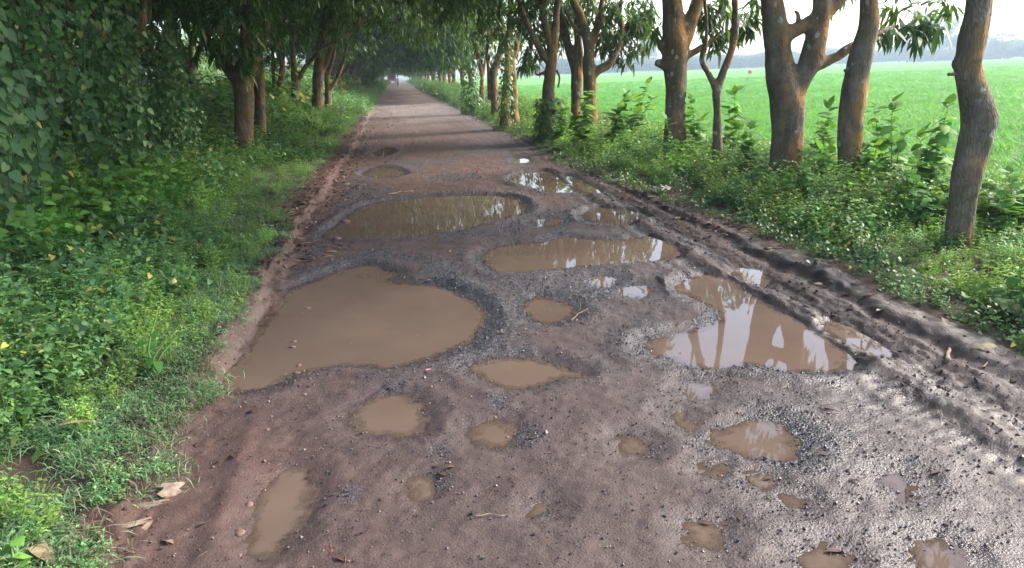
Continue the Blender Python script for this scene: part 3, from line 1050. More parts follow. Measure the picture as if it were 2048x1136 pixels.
# straw and bits of twig on the road, specks floating on the puddles
b = MB()
b.tube(np.array([[-.05, 0, .004], [0, .006, .006], [.05, 0, .004]]), 0.0018, 4, True, 0.7)
LIT.append(proto('litter_source', b.mesh('straw', M_LITTER)))
m_ = 700
sy = 2.0 * (16 / 2.0) ** rng.uniform(0, 1, m_)
sx = rng.uniform(-1.2, 3.1, m_)
sd, sw = puddle_field(sx, sy)
sz_ = np.maximum(height(sx, sy, sd, False, sw), LEVEL) + 0.003
fl = (sd < -0.02)
kp = ~fl | (rng.uniform(0, 1, m_) < 0.35)
P = np.vstack([P, np.stack([sx, sy, sz_], 1)[kp]])
RT = np.vstack([RT, np.stack([np.zeros(m_), np.zeros(m_), rng.uniform(0, 6.28, m_)], 1)[kp]])
S = np.concatenate([S, np.where(fl, rng.uniform(0.12, 0.3, m_), rng.uniform(0.2, 0.75, m_))[kp]])
lp = np.concatenate([lp, np.where(fl, rng.integers(0, 3, m_), np.where(rng.uniform(0, 1, m_) < 0.8, 3, 0))[kp]])
scatter('fallen_leaves', 'brown fallen leaves and straw littering the road and its edges', P, RT, S, lp, LIT)

# loose chips of road metal round the potholes
n = 120000
X = rng.uniform(-1.2, 3.0, n)
Y = 1.9 * (13 / 1.9) ** rng.uniform(0, 1, n)
dmc, wh = puddle_field(X, Y)
h, tar, wet, red, dry = height(X, Y, dmc, True, wh)
k = (rng.uniform(0, 1, n) < 0.06 + 0.85 * tar ** 1.1) & (dmc > -0.03)
X, Y, h, dmc, tar = X[k], Y[k], h[k], dmc[k], tar[k]
n = len(X)
muddy = rng.uniform(0, 1, n) > 0.15 + 0.8 * tar
oc = np.array([[1, 0, 0], [-1, 0, 0], [0, 1, 0], [0, -1, 0], [0, 0, 1], [0, 0, -1]], float)
of = np.array([[0, 2, 4], [2, 1, 4], [1, 3, 4], [3, 0, 4], [2, 0, 5], [1, 2, 5], [3, 1, 5], [0, 3, 5]])
sz = 0.0037 * np.exp(rng.normal(0, 0.42, n))[:, None, None] * (0.8 + 0.05 * Y[:, None, None])
V = oc[None] * sz * rng.uniform(0.55, 1.3, (n, 6, 1))
q = np.linalg.qr(rng.normal(size=(n, 3, 3)))[0]
V = np.einsum('nij,nkj->nki', q, V) + np.stack([X, Y, h + 0.002], 1)[:, None, :]
tn = NT('road_metal')
M_CHIP = tn.out(tn.principled(tn.ramp(tn.attr('tint'), [(0, (0.014, 0.014, 0.018)), (0.45, (0.042, 0.040, 0.046)), (0.5, (0.045, 0.03, 0.026)), (0.8, (0.085, 0.056, 0.047)), (1, (0.125, 0.092, 0.08))]), 0.5, 0.5))
tag(link('gravel', mesh_np('gravel', V.reshape(-1, 3), (np.arange(n)[:, None, None] * 6 + of[None]).reshape(-1, 3), False,
    {'tint': np.repeat(np.where(muddy, rng.uniform(0.5, 1, n), rng.uniform(0, 0.47, n)), 6)}, M_CHIP)), 'loose dark road metal round the potholes', kind='stuff')

n = 1500
Y = 1.9 * (14 / 1.9) ** rng.uniform(0, 1, n)
X = np.where(rng.uniform(0, 1, n) < 0.8, 2.72 + rng.normal(0, 0.22, n), edge_left(Y) + rng.normal(-0.05, 0.09, n))
dmc, wh = puddle_field(X, Y)
h = height(X, Y, dmc, False, wh)
k = dmc > 0.01
X, Y, h = X[k], Y[k], h[k]
n = len(X)
sz = 0.0065 * np.exp(rng.normal(0, 0.5, n))[:, None, None]
V = oc[None] * sz * rng.uniform(0.5, 1.3, (n, 6, 1)) * np.array([1, 1, 0.75])
q = np.linalg.qr(rng.normal(size=(n, 3, 3)))[0]
V = np.einsum('nij,nkj->nki', q, V) + np.stack([X, Y, h + 0.002], 1)[:, None, :]
M_CLOD = soil_mat('mud_clod', (0.038, 0.025, 0.021), (0.08, 0.053, 0.045))
tag(link('mud', mesh_np('mud', V.reshape(-1, 3), (np.arange(n)[:, None, None] * 6 + of[None]).reshape(-1, 3), False, None, M_CLOD)), 'crumbled clods of mud along the ruts and the left bank', kind='stuff')

# ------------------------------------------------------------------ trees
def grow(r, p, d, rad, ln, lev, out, tips):
    """a limb that bends and divides; thick ones go into out, the twig ends into tips"""
    n = 5
    pts, q, dd = [p.copy()], p.copy(), d.copy()
    for i in range(n):
        dd = unit(dd + r.normal(0, 0.16, 3) + np.array([0, 0, 0.07]))
        q = q + dd * ln / n
        pts.append(q.copy())
    out.append((np.array(pts), np.linspace(rad, rad * 0.6, n + 1)))
    if lev == 0:
        tips.append(q)
        tips.append(pts[3])
        return
    for k in range(r.integers(2, 4)):
        a = r.normal(0, 1, 3)
        a = unit(a - dd * (a @ dd))
        nd = unit(dd * r.uniform(0.6, 1.0) + a * r.uniform(0.45, 0.85) + np.array([0, 0, 0.12]))
        grow(r, q, nd, rad * r.uniform(0.5, 0.66), ln * r.uniform(0.6, 0.85), lev - 1, out, tips)


def crown_mesh(r, tips, per=7, nl=9, ll=0.24, lw=0.06, rad=0.7, zmin=2.2, mat=M_MANGO, extra=None, fill=None):
    T = np.array(tips)
    if fill is not None:          # leafy clumps through the crown's volume, thicker towards its outside
        c, rr, k = fill
        q = rand_dirs(k, r) * r.uniform(0.25, 1, (k, 1)) ** 0.5
        T = np.vstack([T, np.array(c) + q * np.array(rr)])
    C = T[np.repeat(np.arange(len(T)), per)]
    S = C + rand_dirs(len(C), r) * (rad * r.uniform(0.1, 1, (len(C), 1)) ** 0.6) * np.array([1, 1, 0.8])
    S = S[S[:, 2] > zmin + r.uniform(-0.25, 0.5, len(S))]
    if extra is not None:
        S = np.vstack([S, extra])
    n = len(S)
    base = np.repeat(S, nl, 0)
    tw = np.repeat(rand_dirs(n, r) + np.array([0, 0, -0.1]), nl, 0)
    D = unit(rand_dirs(n * nl, r) * 0.75 + tw * 0.45 + np.array([0, 0, -0.42]))
    P = base + D * r.uniform(0.0, 0.06, (n * nl, 1)) + rand_dirs(n * nl, r) * 0.05
    N = unit(rand_dirs(n * nl, r) * 0.5 + np.array([0, 0, 1.0]))
    s = r.uniform(0.6, 1.15, n * nl)
    v, f = leaves_lite(P, D, N, ll * s, lw * s, 0.3)
    tint = np.clip(np.repeat(r.normal(0.45, 0.2, n), nl) + r.normal(0, 0.13, n * nl), 0, 1)
    return mesh_np('crown', v, f, True, {'tint': np.repeat(tint, 6)}, mat)


PENDING = []      # trunks that are fused into one skin before use


def trunk_solid(paths, seed=0, voxel=0.03, seg=12, lump=0.10):
    b, thin = MB(), MB()
    nthin = 0
    for pts, rad in paths:
        p, q = resample(pts, rad, 5)
        if q.max() < voxel * 1.6:
            thin.tube(p, q, 6)
            nthin += 1
            continue
        v, f, cf = tube(p, np.maximum(q, voxel * 0.9), seg)
        nz = vn3(v * [4, 4, 2.2], seed) * 0.6 + vn3(v * [9, 9, 5], seed + 1) * 0.4
        c = np.vstack([np.repeat(p, seg, 0), p[0], p[-1]])
        v = c + (v - c) * (1 + lump * nz[:, None])
        b.add(v, [f, cf])
    me = b.mesh('trunk', None)
    o = bpy.data.objects.new('trunk_raw', me)
    COL.objects.link(o)
    md = o.modifiers.new('fuse', 'REMESH')
    md.mode = 'VOXEL'
    md.voxel_size = voxel
    md.use_smooth_shade = True
    sm = o.modifiers.new('smooth', 'SMOOTH')
    sm.factor = 0.5
    sm.iterations = 3
    PENDING.append((o, thin if nthin else None, seed))
    return len(PENDING) - 1


def px_limb(base, pts, off=0.0):
    """limb from (x, y, half width) in the picture, standing at the tree's own distance; a fourth value moves a point away in depth"""
    P, Q = [], []
    for p in pts:
        o = p[3] if len(p) > 3 else 0.0
        v, t = on_plane(p[0], p[1], base, off + o)
        P.append(v)
        Q.append(p[2] / F * t)
    return np.array(P), np.array(Q)


TREES = []


def near_tree(label, bx, by, bz, limbs, mat, seed, tops=(), crown=None, zmin=2.6, voxel=0.03, per=8, lev=2, ln=1.5, name='mango_tree', foot=1.45, extra_px=(), wander=0.5, fill=None):
    base = gnd(bx, by, bz)
    r = np.random.default_rng(seed)
    paths = []
    tips = []
    for i, l in enumerate(limbs):
        P, Q = px_limb(base, l)
        if i == 0:      # carry the trunk down into the soil with a flare
            dz = P[0, 2] + 0.15
            P = np.vstack([[P[0, 0], P[0, 1], -0.15], P])
            Q = np.concatenate([[Q[0] * foot], Q])
        paths.append((P, Q))
        if i in tops:
            d = unit(P[-1] - P[-2] + np.array([0, 0, 0.05]))
            a = np.array([*r.normal(0, 1, 2), 0.2])
            grow(r, P[-1], unit(d + a * wander * 0.4), Q[-1] * 0.95, ln, lev, paths, tips)
    z0 = float(z_at(base[0], base[1])[0])
    ex = []
    for (x, y, dep, rad, k) in extra_px:
        c, t = on_plane(x, y, base, dep)
        e = c + rand_dirs(k, r) * (rad / F * t) * r.uniform(0.2, 1, (k, 1)) ** 0.5
        ex.append(e)
    TREES.append(dict(label=label, base=np.array([base[0], base[1], z0]), idx=trunk_solid(paths, seed, voxel), tips=tips, mat=mat, r=r, zmin=zmin, per=per, name=name, extra=np.vstack(ex) if ex else None, fill=fill))


RIGHT, LEFT = M_BARK, M_BARK_L
near_tree('crooked mango trunk with a burl and broken stub, rightmost of all', 1918, 515, 0.06,
    [[(1918, 500, 29), (1921, 440, 27), (1926, 400, 27), (1940, 320, 29), (1956, 256, 31), (1957, 232, 33), (1946, 183, 28.5), (1939, 146, 26), (1943, 95, 25), (1957, 20, 24), (1966, -60, 22), (1985, -200, 20), (1990, -330, 18)],
     [(1940, 130, 20), (1917, 126, 12), (1906, 133, 8)], [(1935, 148, 8), (1915, 148, 4), (1896, 149, 3.2)], [(1966, 132, 14), (1958, 136, 14)]],
    RIGHT, 101, tops=(0,), zmin=3.9, lev=1, ln=1.3, per=4, fill=((4.2, 5.8, 6.6), (1.8, 1.8, 1.5), 14))
near_tree('slender leaning mango trunk with grey lichen just behind the burled trunk', 1698, 372, 0.22,
    [[(1698, 355, 24), (1699, 300, 23), (1702, 250, 24), (1709, 183, 25), (1716, 140, 25), (1726, 100, 23), (1736, 60, 20), (1740, 0, 18), (1738, -80, 17), (1752, -200, 15)],
     [(1700, 150, 7), (1691, 142, 3.2), (1688, 139, 2)], [(1740, 80, 9), (1755, 78, 7)]],
    RIGHT, 102, tops=(0,), zmin=3.3, lev=2, ln=1.5)
near_tree('stout forked mango with orange stained trunk and white lichen spots', 1572, 372, 0.16,
    [[(1572, 358, 33), (1573, 310, 30), (1575, 256, 31), (1575, 205, 35), (1563, 160, 31), (1557, 110, 26), (1553, 70, 25), (1544, 0, 23), (1537, -70, 21), (1525, -180, 18)],
     [(1583, 205, 22), (1602, 160, 22), (1623, 118, 23), (1635, 70, 22), (1643, 20, 19), (1645, -40, 18), (1650, -150, 15)],
     [(1565, 75, 15), (1590, 60, 14), (1622, 44, 14), (1660, 20, 14), (1690, -15, 12), (1730, -90, 10)],
     [(1618, 135, 15), (1650, 124, 12), (1678, 110, 10), (1705, 92, 9), (1745, 72, 7, .3), (1790, 50, 5, .5)],
     [(1604, 130, 12), (1612, 128, 11)], [(1597, 55, 7), (1596, 30, 4), (1590, 22, 3)]],
    RIGHT, 103, tops=(0, 1, 2), zmin=3.1, lev=1, ln=1.6, per=9, extra_px=((1810, 25, 1.2, 45, 14), (1770, 60, 0.8, 22, 4), (1880, 18, 1.4, 40, 9), (1850, 42, 1.2, 30, 7), (1670, -20, .3, 30, 6)))
near_tree('thin pale sapling trunk that splits into a narrow Y', 1437, 345, 0.16,
    [[(1437, 335, 11), (1436, 290, 9.5), (1435, 230, 8.5), (1434, 185, 9), (1446, 145, 8), (1460, 110, 7.5), (1469, 70, 7.5), (1470, 20, 7), (1466, -60, 6), (1470, -150, 5)],
     [(1433, 183, 7), (1424, 160, 6), (1406, 128, 5.2), (1405, 110, 5), (1412, 85, 4.6), (1413, 40, 4.4), (1408, -20, 4), (1400, -120, 3)]],
    RIGHT, 104, tops=(0,), zmin=2.9, voxel=0.018, lev=1, ln=1.1, per=7)
near_tree('dark mango with a broken left stub and low leaf cluster behind the sapling', 1350, 310, 0.2,
    [[(1350, 292, 24), (1351, 240, 20), (1352, 183, 19.5), (1351, 130, 22), (1352, 95, 25), (1348, 60, 24), (1345, 10, 20), (1338, -40, 17), (1325, -130, 13)],
     [(1360, 95, 17), (1378, 55, 15), (1393, 10, 13), (1408, -40, 11), (1430, -120, 9)],
     [(1335, 130, 11), (1318, 127, 8), (1310, 124, 6)], [(1338, 118, 7), (1322, 95, 6), (1313, 72, 5), (1316, 52, 3.5)],
     [(1370, 115, 8), (1395, 100, 6.5), (1425, 80, 5), (1450, 55, 3.5)]],
    RIGHT, 105, tops=(0, 1), zmin=3.3, lev=2, ln=1.6, per=7,
    extra_px=((1432, 70, .3, 26, 10), (1490, 45, .6, 28, 12), (1440, 30, .4, 45, 18), (1510, 15, .8, 30, 10), (1314, 55, 0, 8, 2), (1400, 20, .3, 30, 8)))
near_tree('forked mango with a thick limb reaching over the paddy', 1182, 255, 0.3,
    [[(1181, 235, 13.5), (1180, 200, 12.5), (1180, 165, 13.5), (1178, 130, 13), (1177, 95, 11), (1170, 60, 9.5), (1160, 30, 8.5), (1146, 0, 8), (1130, -60, 6)],
     [(1184, 150, 11), (1200, 138, 9), (1218, 128, 8), (1234, 102, 6.5), (1244, 68, 5), (1240, 30, 4)], [(1183, 90, 7), (1200, 40, 6), (1205, -20, 5)], [(1172, 75, 5), (1150, 55, 4), (1130, 20, 3.5)]],
    RIGHT, 106, tops=(0, 1, 2), zmin=2.4, lev=2, ln=1.5, per=8, extra_px=((1235, 40, 0, 45, 40), (1270, 70, .5, 40, 36), (1285, 25, .5, 36, 34), (1215, 75, .8, 34, 24), (1250, 108, .5, 26, 14), (1200, 20, .6, 40, 30), (1300, 50, .8, 22, 12)))
near_tree('narrow mango trunk close beside the one with the reaching limb', 1152, 250, 0.3,
    [[(1152, 232, 11), (1153, 190, 11), (1154, 150, 12), (1148, 125, 10.5), (1137, 95, 9), (1127, 50, 8), (1119, 10, 7), (1112, -50, 6)], [(1157, 140, 9), (1158, 100, 9), (1155, 60, 8), (1152, 0, 7)]],
    RIGHT, 107, tops=(0, 1), zmin=2.6, lev=2, ln=1.5, extra_px=((1160, 20, 1.5, 45, 26), (1130, 30, 1, 35, 18)))
near_tree('mango with creeper round its foot and a bent broken branch', 1095, 262, 0.25,
    [[(1095, 240, 15.5), (1096, 206, 13.5), (1098, 170, 12.5), (1102, 130, 11), (1105, 105, 11), (1098, 80, 8), (1090, 50, 8), (1083, 0, 7.5), (1078, -60, 6)],
     [(1100, 125, 8), (1086, 110, 8), (1070, 78, 7), (1055, 50, 6), (1040, 10, 5)], [(1107, 100, 8.5), (1111, 60, 8), (1113, 20, 7), (1118, -40, 6)],
     [(1092, 143, 4), (1074, 150, 2.2), (1070, 140, 2), (1065, 118, 1.8)], [(1113, 140, 2.5), (1119, 155, 2.2), (1116, 175, 1.8)]],
    RIGHT, 108, tops=(0, 1, 2), zmin=2.5, lev=2, ln=1.5, voxel=0.025, extra_px=((1070, 30, 1, 45, 46), (1080, 80, 1.5, 36, 28), (1058, 115, 2, 24, 14), (1120, 30, 1.5, 45, 40), (1135, 75, 2, 26, 14)))
near_tree('straight mango trunk at the road side of the ivy clad pair', 1028, 236, 0.3,
    [[(1029, 222, 8.5), (1028, 190, 7.5), (1026, 150, 7.5), (1022, 110, 7.5), (1014, 90, 6.5), (1004, 50, 6), (995, 0, 5)], [(1028, 115, 5), (1036, 80, 5), (1040, 30, 4.5)]],
    RIGHT, 109, tops=(0, 1), zmin=2.4, lev=2, ln=1.6, voxel=0.03, extra_px=((1005, 40, -.5, 55, 50), (1035, 80, 1, 34, 26), (1045, 130, 1.5, 18, 9), (975, 70, -1, 40, 30)))
near_tree('ivy clad dark mango trunk touching its straight neighbour', 1012, 238, 0.3,
    [[(1010, 225, 10), (1012, 190, 9), (1015, 150, 8), (1015, 110, 7), (1018, 60, 6), (1020, 0, 5)]], RIGHT, 110, tops=(0,), zmin=2.4, lev=2, ln=1.8)
near_tree('cut off brownish mango trunk behind the ivy clad pair', 990, 222, 0.3,
    [[(990, 210, 8.5), (989, 180, 8), (988, 146, 8), (1000, 105, 7), (1003, 70, 6), (990, 20, 5)], [(978, 200, 3.5), (977, 150, 3.5), (974, 100, 3)]], RIGHT, 111, tops=(0,), zmin=2.5, lev=2, ln=1.8)
near_tree('thin mango trunk nearest the road before the far right row', 964, 212, 0.3,
    [[(964, 203, 6), (964, 170, 5), (962, 140, 5), (955, 105, 4.5), (948, 60, 4)], [(966, 150, 3), (972, 110, 3), (978, 60, 3)]], RIGHT, 112, tops=(0, 1), zmin=2.4, lev=2, ln=1.8, extra_px=((955, 70, 0, 45, 44), (925, 60, -1, 50, 46), (900, 100, 0, 35, 24), (985, 100, 1, 25, 16)))
# left row
near_tree('thickest left mango trunk, lit golden on its road side', 489, 315, 0.12,
    [[(489, 298, 19.5), (488, 250, 18.5), (488, 197, 19), (487, 160, 22), (490, 120, 16), (492, 80, 13), (495, 20, 11), (500, -60, 9)],
     [(478, 165, 14), (455, 135, 11.5), (435, 105, 10), (412, 75, 9), (395, 30, 8), (380, -30, 7)], [(497, 150, 12), (515, 110, 9), (530, 60, 8), (540, 0, 7)]],
    LEFT, 121, tops=(0, 1, 2), zmin=2.5, lev=2, ln=1.5, per=9, extra_px=((480, 40, -.6, 90, 46), (420, 60, -.3, 60, 26), (540, 40, 0, 50, 24), (490, 105, -.5, 40, 14), (350, 30, -.5, 80, 30)))
near_tree('mossy mango trunk standing right behind the thickest left one', 521, 288, 0.12,
    [[(521, 272, 12), (520, 230, 11), (519, 180, 10.5), (518, 140, 10), (520, 90, 8), (528, 30, 7)]], LEFT, 122, tops=(0,), zmin=2.4, lev=2, ln=1.8, extra_px=((535, 90, 0, 35, 16),))
near_tree('thin curved mossy trunk, third along the left row', 554, 246, 0.15,
    [[(553, 232, 8), (553, 200, 6.5), (560, 170, 6.5), (565, 140, 6.5), (562, 110, 5), (556, 70, 4.5), (552, 20, 4)], [(551, 190, 5), (547, 150, 4), (545, 100, 4)]], LEFT, 123, tops=(0, 1), zmin=2.4, lev=2, ln=1.8)
near_tree('golden mossy trunk forking low, fourth along the left row', 593, 240, 0.15,
    [[(593, 226, 9), (592, 190, 8.5), (591, 165, 9), (587, 130, 6), (585, 90, 5.5), (582, 40, 5)], [(594, 165, 6), (607, 140, 5), (622, 122, 4.5), (640, 100, 4)]], LEFT, 124, tops=(0, 1), zmin=2.4, lev=2, ln=1.8, extra_px=((600, 70, 0, 40, 22), (640, 60, 0, 45, 24)))
near_tree('dark upright mango trunk, fifth along the left row', 635, 234, 0.15,
    [[(635, 222, 12), (635, 180, 10.5), (637, 145, 11), (642, 105, 10), (646, 60, 8), (650, 10, 7)], [(640, 150, 6), (655, 120, 5), (668, 70, 4)]], LEFT, 125, tops=(0, 1), zmin=2.4, lev=2, ln=1.8, extra_px=((650, 40, 0, 60, 34), (690, 60, 0, 40, 20)))
near_tree('narrow dark mango trunk, sixth along the left row', 657, 228, 0.15,
    [[(657, 216, 8), (656, 180, 6.5), (655, 150, 6), (664, 120, 5), (672, 70, 4.5)], [(660, 180, 4), (672, 160, 4), (685, 130, 3.5), (695, 90, 3)]], LEFT, 126, tops=(0, 1), zmin=2.3, lev=2, ln=1.8, extra_px=((700, 100, 0, 30, 12),))

# a generic tree of the row, in four builds, for the farther part of the avenue and for those hidden among the vines
GEN = []
for k in range(4):
    r = np.random.default_rng(300 + k)
    h = r.uniform(1.5, 2.1)
    paths, tips = [], []
    P = np.array([[0, 0, -0.2], [0.02, 0, 0.1], [r.normal(0, .06), r.normal(0, .06), h * 0.5], [r.normal(0, .1), r.normal(0, .1), h]])
    paths.append((P, np.array([0.26, 0.21, 0.18, 0.18])))
    for j in range(4):
        a = 6.28 * j / 4 + r.uniform(-0.4, 0.4)
        grow(r, P[-1] - np.array([0, 0, 0.1 * j]), unit(np.array([math.cos(a) * 0.55, math.sin(a) * 0.55, 0.85])), 0.115, 1.9, 2, paths, tips)
    GEN.append(dict(idx=trunk_solid(paths, 300 + k, 0.04, 10), tips=tips, r=r))

dg = bpy.context.evaluated_depsgraph_get()
FUSED = []
for o, thin, seed in PENDING:
    me = bpy.data.meshes.new_from_object(o.evaluated_get(dg))
    co = np.empty(len(me.vertices) * 3, np.float32)
    no = np.empty(len(me.vertices) * 3, np.float32)
    me.vertices.foreach_get('co', co)
    me.vertices.foreach_get('normal', no)
    co, no = co.reshape(-1, 3).astype(float), no.reshape(-1, 3)
    co = co + no * (0.006 * vn3(co * [24, 24, 7], seed)[:, None] + 0.012 * vn3(co * [7, 7, 4], seed + 5)[:, None])
    me.calc_loop_triangles()
    tr = np.empty(len(me.loop_triangles) * 3, np.int32)
    me.loop_triangles.foreach_get('vertices', tr)
    b = MB()
    b.add(co, tr.reshape(-1, 3))
    if thin is not None:
        b.add(np.concatenate(thin.v), [np.concatenate(g) for g in thin.f.values()])
    FUSED.append(b)
for o, _, _ in PENDING:
    bpy.data.objects.remove(o)


def offset_mesh(b, base, name, mat):
    v = np.concatenate(b.v) - base
    return mesh_np(name, v, [np.concatenate(g) for g in b.f.values()], True, None, mat)


for t in TREES:
    e = link(t['name'], None, None, t['base'])
    side = 'mango trees of the right row' if t['mat'] is RIGHT else 'mango trees of the left row'
    tag(e, t['label'], 'tree', side)
    link('trunk', offset_mesh(FUSED[t['idx']], t['base'], 'trunk', t['mat']), e)
    if len(t['tips']):
        tp = np.array(t['tips'])
        me = crown_mesh(t['r'], tp, t['per'] + 3, 9, 0.24, 0.06, 0.75, t['zmin'], extra=t['extra'],
                         fill=t['fill'] or ((t['base'][0] + (-1.9 if t['mat'] is RIGHT else 1.5), t['base'][1], 6.6), (3.7, 3.4, 3.7), 120))
        me.transform(Matrix.Translation(-Vector(t['base'])))
        link('crown', me, e)

GT, GC = [], []
for g in GEN:
    GT.append([mesh_np('trunk', np.concatenate(FUSED[g['idx']].v), [np.concatenate(q) for q in FUSED[g['idx']].f.values()], True, None, m) for m in (M_BARK, M_BARK_L)])
    T = np.array(g['tips'])
    GC.append(crown_mesh(g['r'], T, 11, 9, 0.29, 0.08, 0.95, 2.3, fill=((0, 0, 6.5), (3.7, 3.7, 3.9), 135)))


def row_tree(x, y, k, s, label, group, left, sz=1.0, name='mango_tree', lean=1.2, low=0.0):
    a = random.uniform(0, 6.28)
    e = link(name, None, None, (x, y, float(z_at(x, min(y, 280))[0]) - 0.03), (0, 0, a), (s, s, s * sz))
    tag(e, label, 'tree', group)
    link('trunk', GT[k][1 if left else 0], e)
    w = lean * (1 if left else -1) / s          # crowns reach over the road
    link('crown', GC[k], e, (w * math.cos(a), -w * math.sin(a), low))
    return e


gi = 0
yy = 44.0
NTH = ['first', 'second', 'third', 'fourth', 'fifth', 'sixth', 'seventh', 'eighth']
kk = 0
yl = 52.0
while yl < 255:
    lab = (NTH[kk] + ' mango beyond the six near trunks of the left row') if kk < 8 else 'distant mango in the shaded far end of the left row'
    row_tree(-3.9 + random.uniform(-.5, .4), yl, kk % 4, random.uniform(0.95, 1.2), lab, 'mango trees of the far left row', True, low=-0.2)
    yl += random.uniform(4.2, 6.2) * (1 + 0.4 * (yl > 110))
    kk += 1
kk = 0
yr = 50.0
while yr < 255:
    lab = (NTH[kk] + ' mango beyond the ivy clad trunks of the right row') if kk < 8 else 'distant mango in the shaded far end of the right row'
    row_tree(5.0 + random.uniform(-.4, .5), yr, (kk + 1) % 4, random.uniform(0.9, 1.15), lab, 'mango trees of the far right row', False, low=-0.8)
    yr += random.uniform(4.4, 6.4) * (1 + 0.4 * (yr > 110))
    kk += 1
for i, (x, y, s) in enumerate(((-3.5, 330, 1.6), (6, 335, 1.5), (-8, 310, 1.6), (9, 300, 1.5))):
    row_tree(x, y, i % 4, s, 'tall tree closing the far end of the avenue', 'trees closing the end of the avenue', True, low=-1.6)
for i in range(11):
    row_tree(-8.6 + random.uniform(-1, .6), 37 + i * 9 + random.uniform(-2, 2), i % 4, random.uniform(1.2, 1.5), 'hidden tree added behind the left row to block skylight', 'wood behind the left row', True)
for i, (x, y) in enumerate(((-12, 12), (-11.5, 19), (-12.5, 26), (-11, 33))):  # extra trees added to stop skylight leaking in from the left
    row_tree(x, y, i % 4, 1.4, 'hidden tree added behind the left row to block skylight', 'wood behind the left row', True)
# trees within the tangle on the left, and the row going on past the viewer
for i, (x, y, s, lab) in enumerate((
    (-5.2, 8.2, 1.15, 'vine smothered tree nearest the viewer on the far left'),
    (-6.4, 12.5, 1.25, 'vine smothered tree beside the hanging dead fronds'),
    (-4.6, 14.2, 1.0, 'shaded tree between the vine columns and the thickest left trunk'),
    (-8.5, 20.0, 1.3, 'dark tree deep behind the thickest left trunk'),
    (-8.0, 29.0, 1.2, 'dark tree standing behind the tin hut gap'),
    )):
    row_tree(x, y, i % 4, s, lab, 'trees in the tangle on the left', True, lean=-0.6)

# ------------------------------------------------------------------ vines and thicket on the left
def vine_curtain(r, w, h, strands, nl, size):
    b = MB()
    for s in range(strands):
        x0 = r.uniform(-w, w)
        t = np.linspace(0, 1, 9)
        px = x0 + 0.12 * np.sin(t * r.uniform(2, 6) + r.uniform(0, 6)) + r.normal(0, 0.1) * t
        py = r.normal(0, 0.12) + 0.1 * np.sin(t * 4 + r.uniform(0, 6))
        hh = h * r.uniform(0.65, 1.0)
        P = np.stack([px, py, hh * (1 - t)], 1)
        b.tube(P, 0.005, 4, False, 0.2)
        m = nl
        u = r.uniform(0.02, 1, m)
        Q = np.stack([np.interp(u, t, P[:, 0]), np.interp(u, t, P[:, 1]), np.interp(u, t, P[:, 2])], 1) + r.normal(0, 0.05, (m, 3))
        a = r.normal(-math.pi / 2, 0.9, m)
        D = np.stack([np.cos(a) * 0.6, np.sin(a) * 0.6, r.uniform(-1.0, -0.2, m)], 1)
        N = unit(np.stack([r.normal(0, .4, m), np.full(m, -1.0), r.uniform(0.2, 0.9, m)], 1))
        s_ = size * r.uniform(0.5, 1.2, m)
        v, f = leaves_round(Q, D, N, s_, s_ * 0.85, 0.12)
        b.add(v, f, np.repeat(np.clip(r.normal(0.45, 0.24, m), 0, 1), 13))
    return b.mesh('vine_curtain', M_VINE)


VC = [vine_curtain(np.random.default_rng(400 + k), 0.45, 3.4, 17, 64, 0.10) for k in range(4)]
for i, (x, y, s, rz, lab) in enumerate((
    (-3.55, 6.6, 1.0, 40, 'curtain of heart leaved vine at the left picture edge'),
    (-4.2, 8.0, 1.05, 30, 'vine curtain with yellowing leaves right of the edge curtain'),
    (-4.1, 9.6, 1.0, 25, 'vine curtain hanging before the grey trunk'),
    (-4.0, 11.8, 0.95, 20, 'narrow vine column beside the hanging dead fronds'),
    (-4.0, 14.2, 0.85, 15, 'vine column hanging left of the blue green clearing'),
    (-5.9, 9.4, 1.15, 30, 'dim vine curtain deeper in the tangle'),
    (-6.6, 12.6, 1.2, 25, 'dim vine curtain behind the dead fronds'),
    (-5.0, 6.3, 1.1, 45, 'dim vine curtain behind the edge curtain'),
    (-4.9, 10.6, 1.1, 30, 'vine curtain filling the gap left of the dead fronds'),
    (-5.3, 14.6, 1.1, 20, 'vine curtain hanging behind the narrow vine column'),
    (-4.6, 12.9, 0.8, 20, 'short vine curtain under the dead fronds'))):
    o = link('vine_curtain', VC[i % 4], None, (x, y, float(z_at(x, y)[0])), (0, 0, R(rz)), s)
    tag(o, lab, 'vine', 'hanging vine curtains')

n = 5200
Y = 3.5 * (60 / 3.5) ** rng.uniform(0, 1, n)
hgt = rng.uniform(0, 1, n) ** 1.2
bulge = 0.9 * fbm2(Y * 0.5, hgt * 3, 3, 81)
X = -7.6 - 0.10 * np.minimum(Y, 30) - bulge + 1.2 * (1 - hgt) + rng.normal(0, 0.3, n)
Z = hgt * (3.6 + 1.0 * fbm2(Y * 0.3, Y * 0, 2, 82))
pid = rng.integers(0, 4, n)
pid = np.where(pid == 1, 3, pid)
scatter('thicket', 'creeper covered thicket closing the shaded left side', np.stack([X, Y, Z], 1),
        np.stack([rng.normal(0, .5, n), rng.normal(0.7, .4, n), rng.uniform(-.8, .8, n)], 1), rng.uniform(1.3, 2.3, n), pid, HERBS)

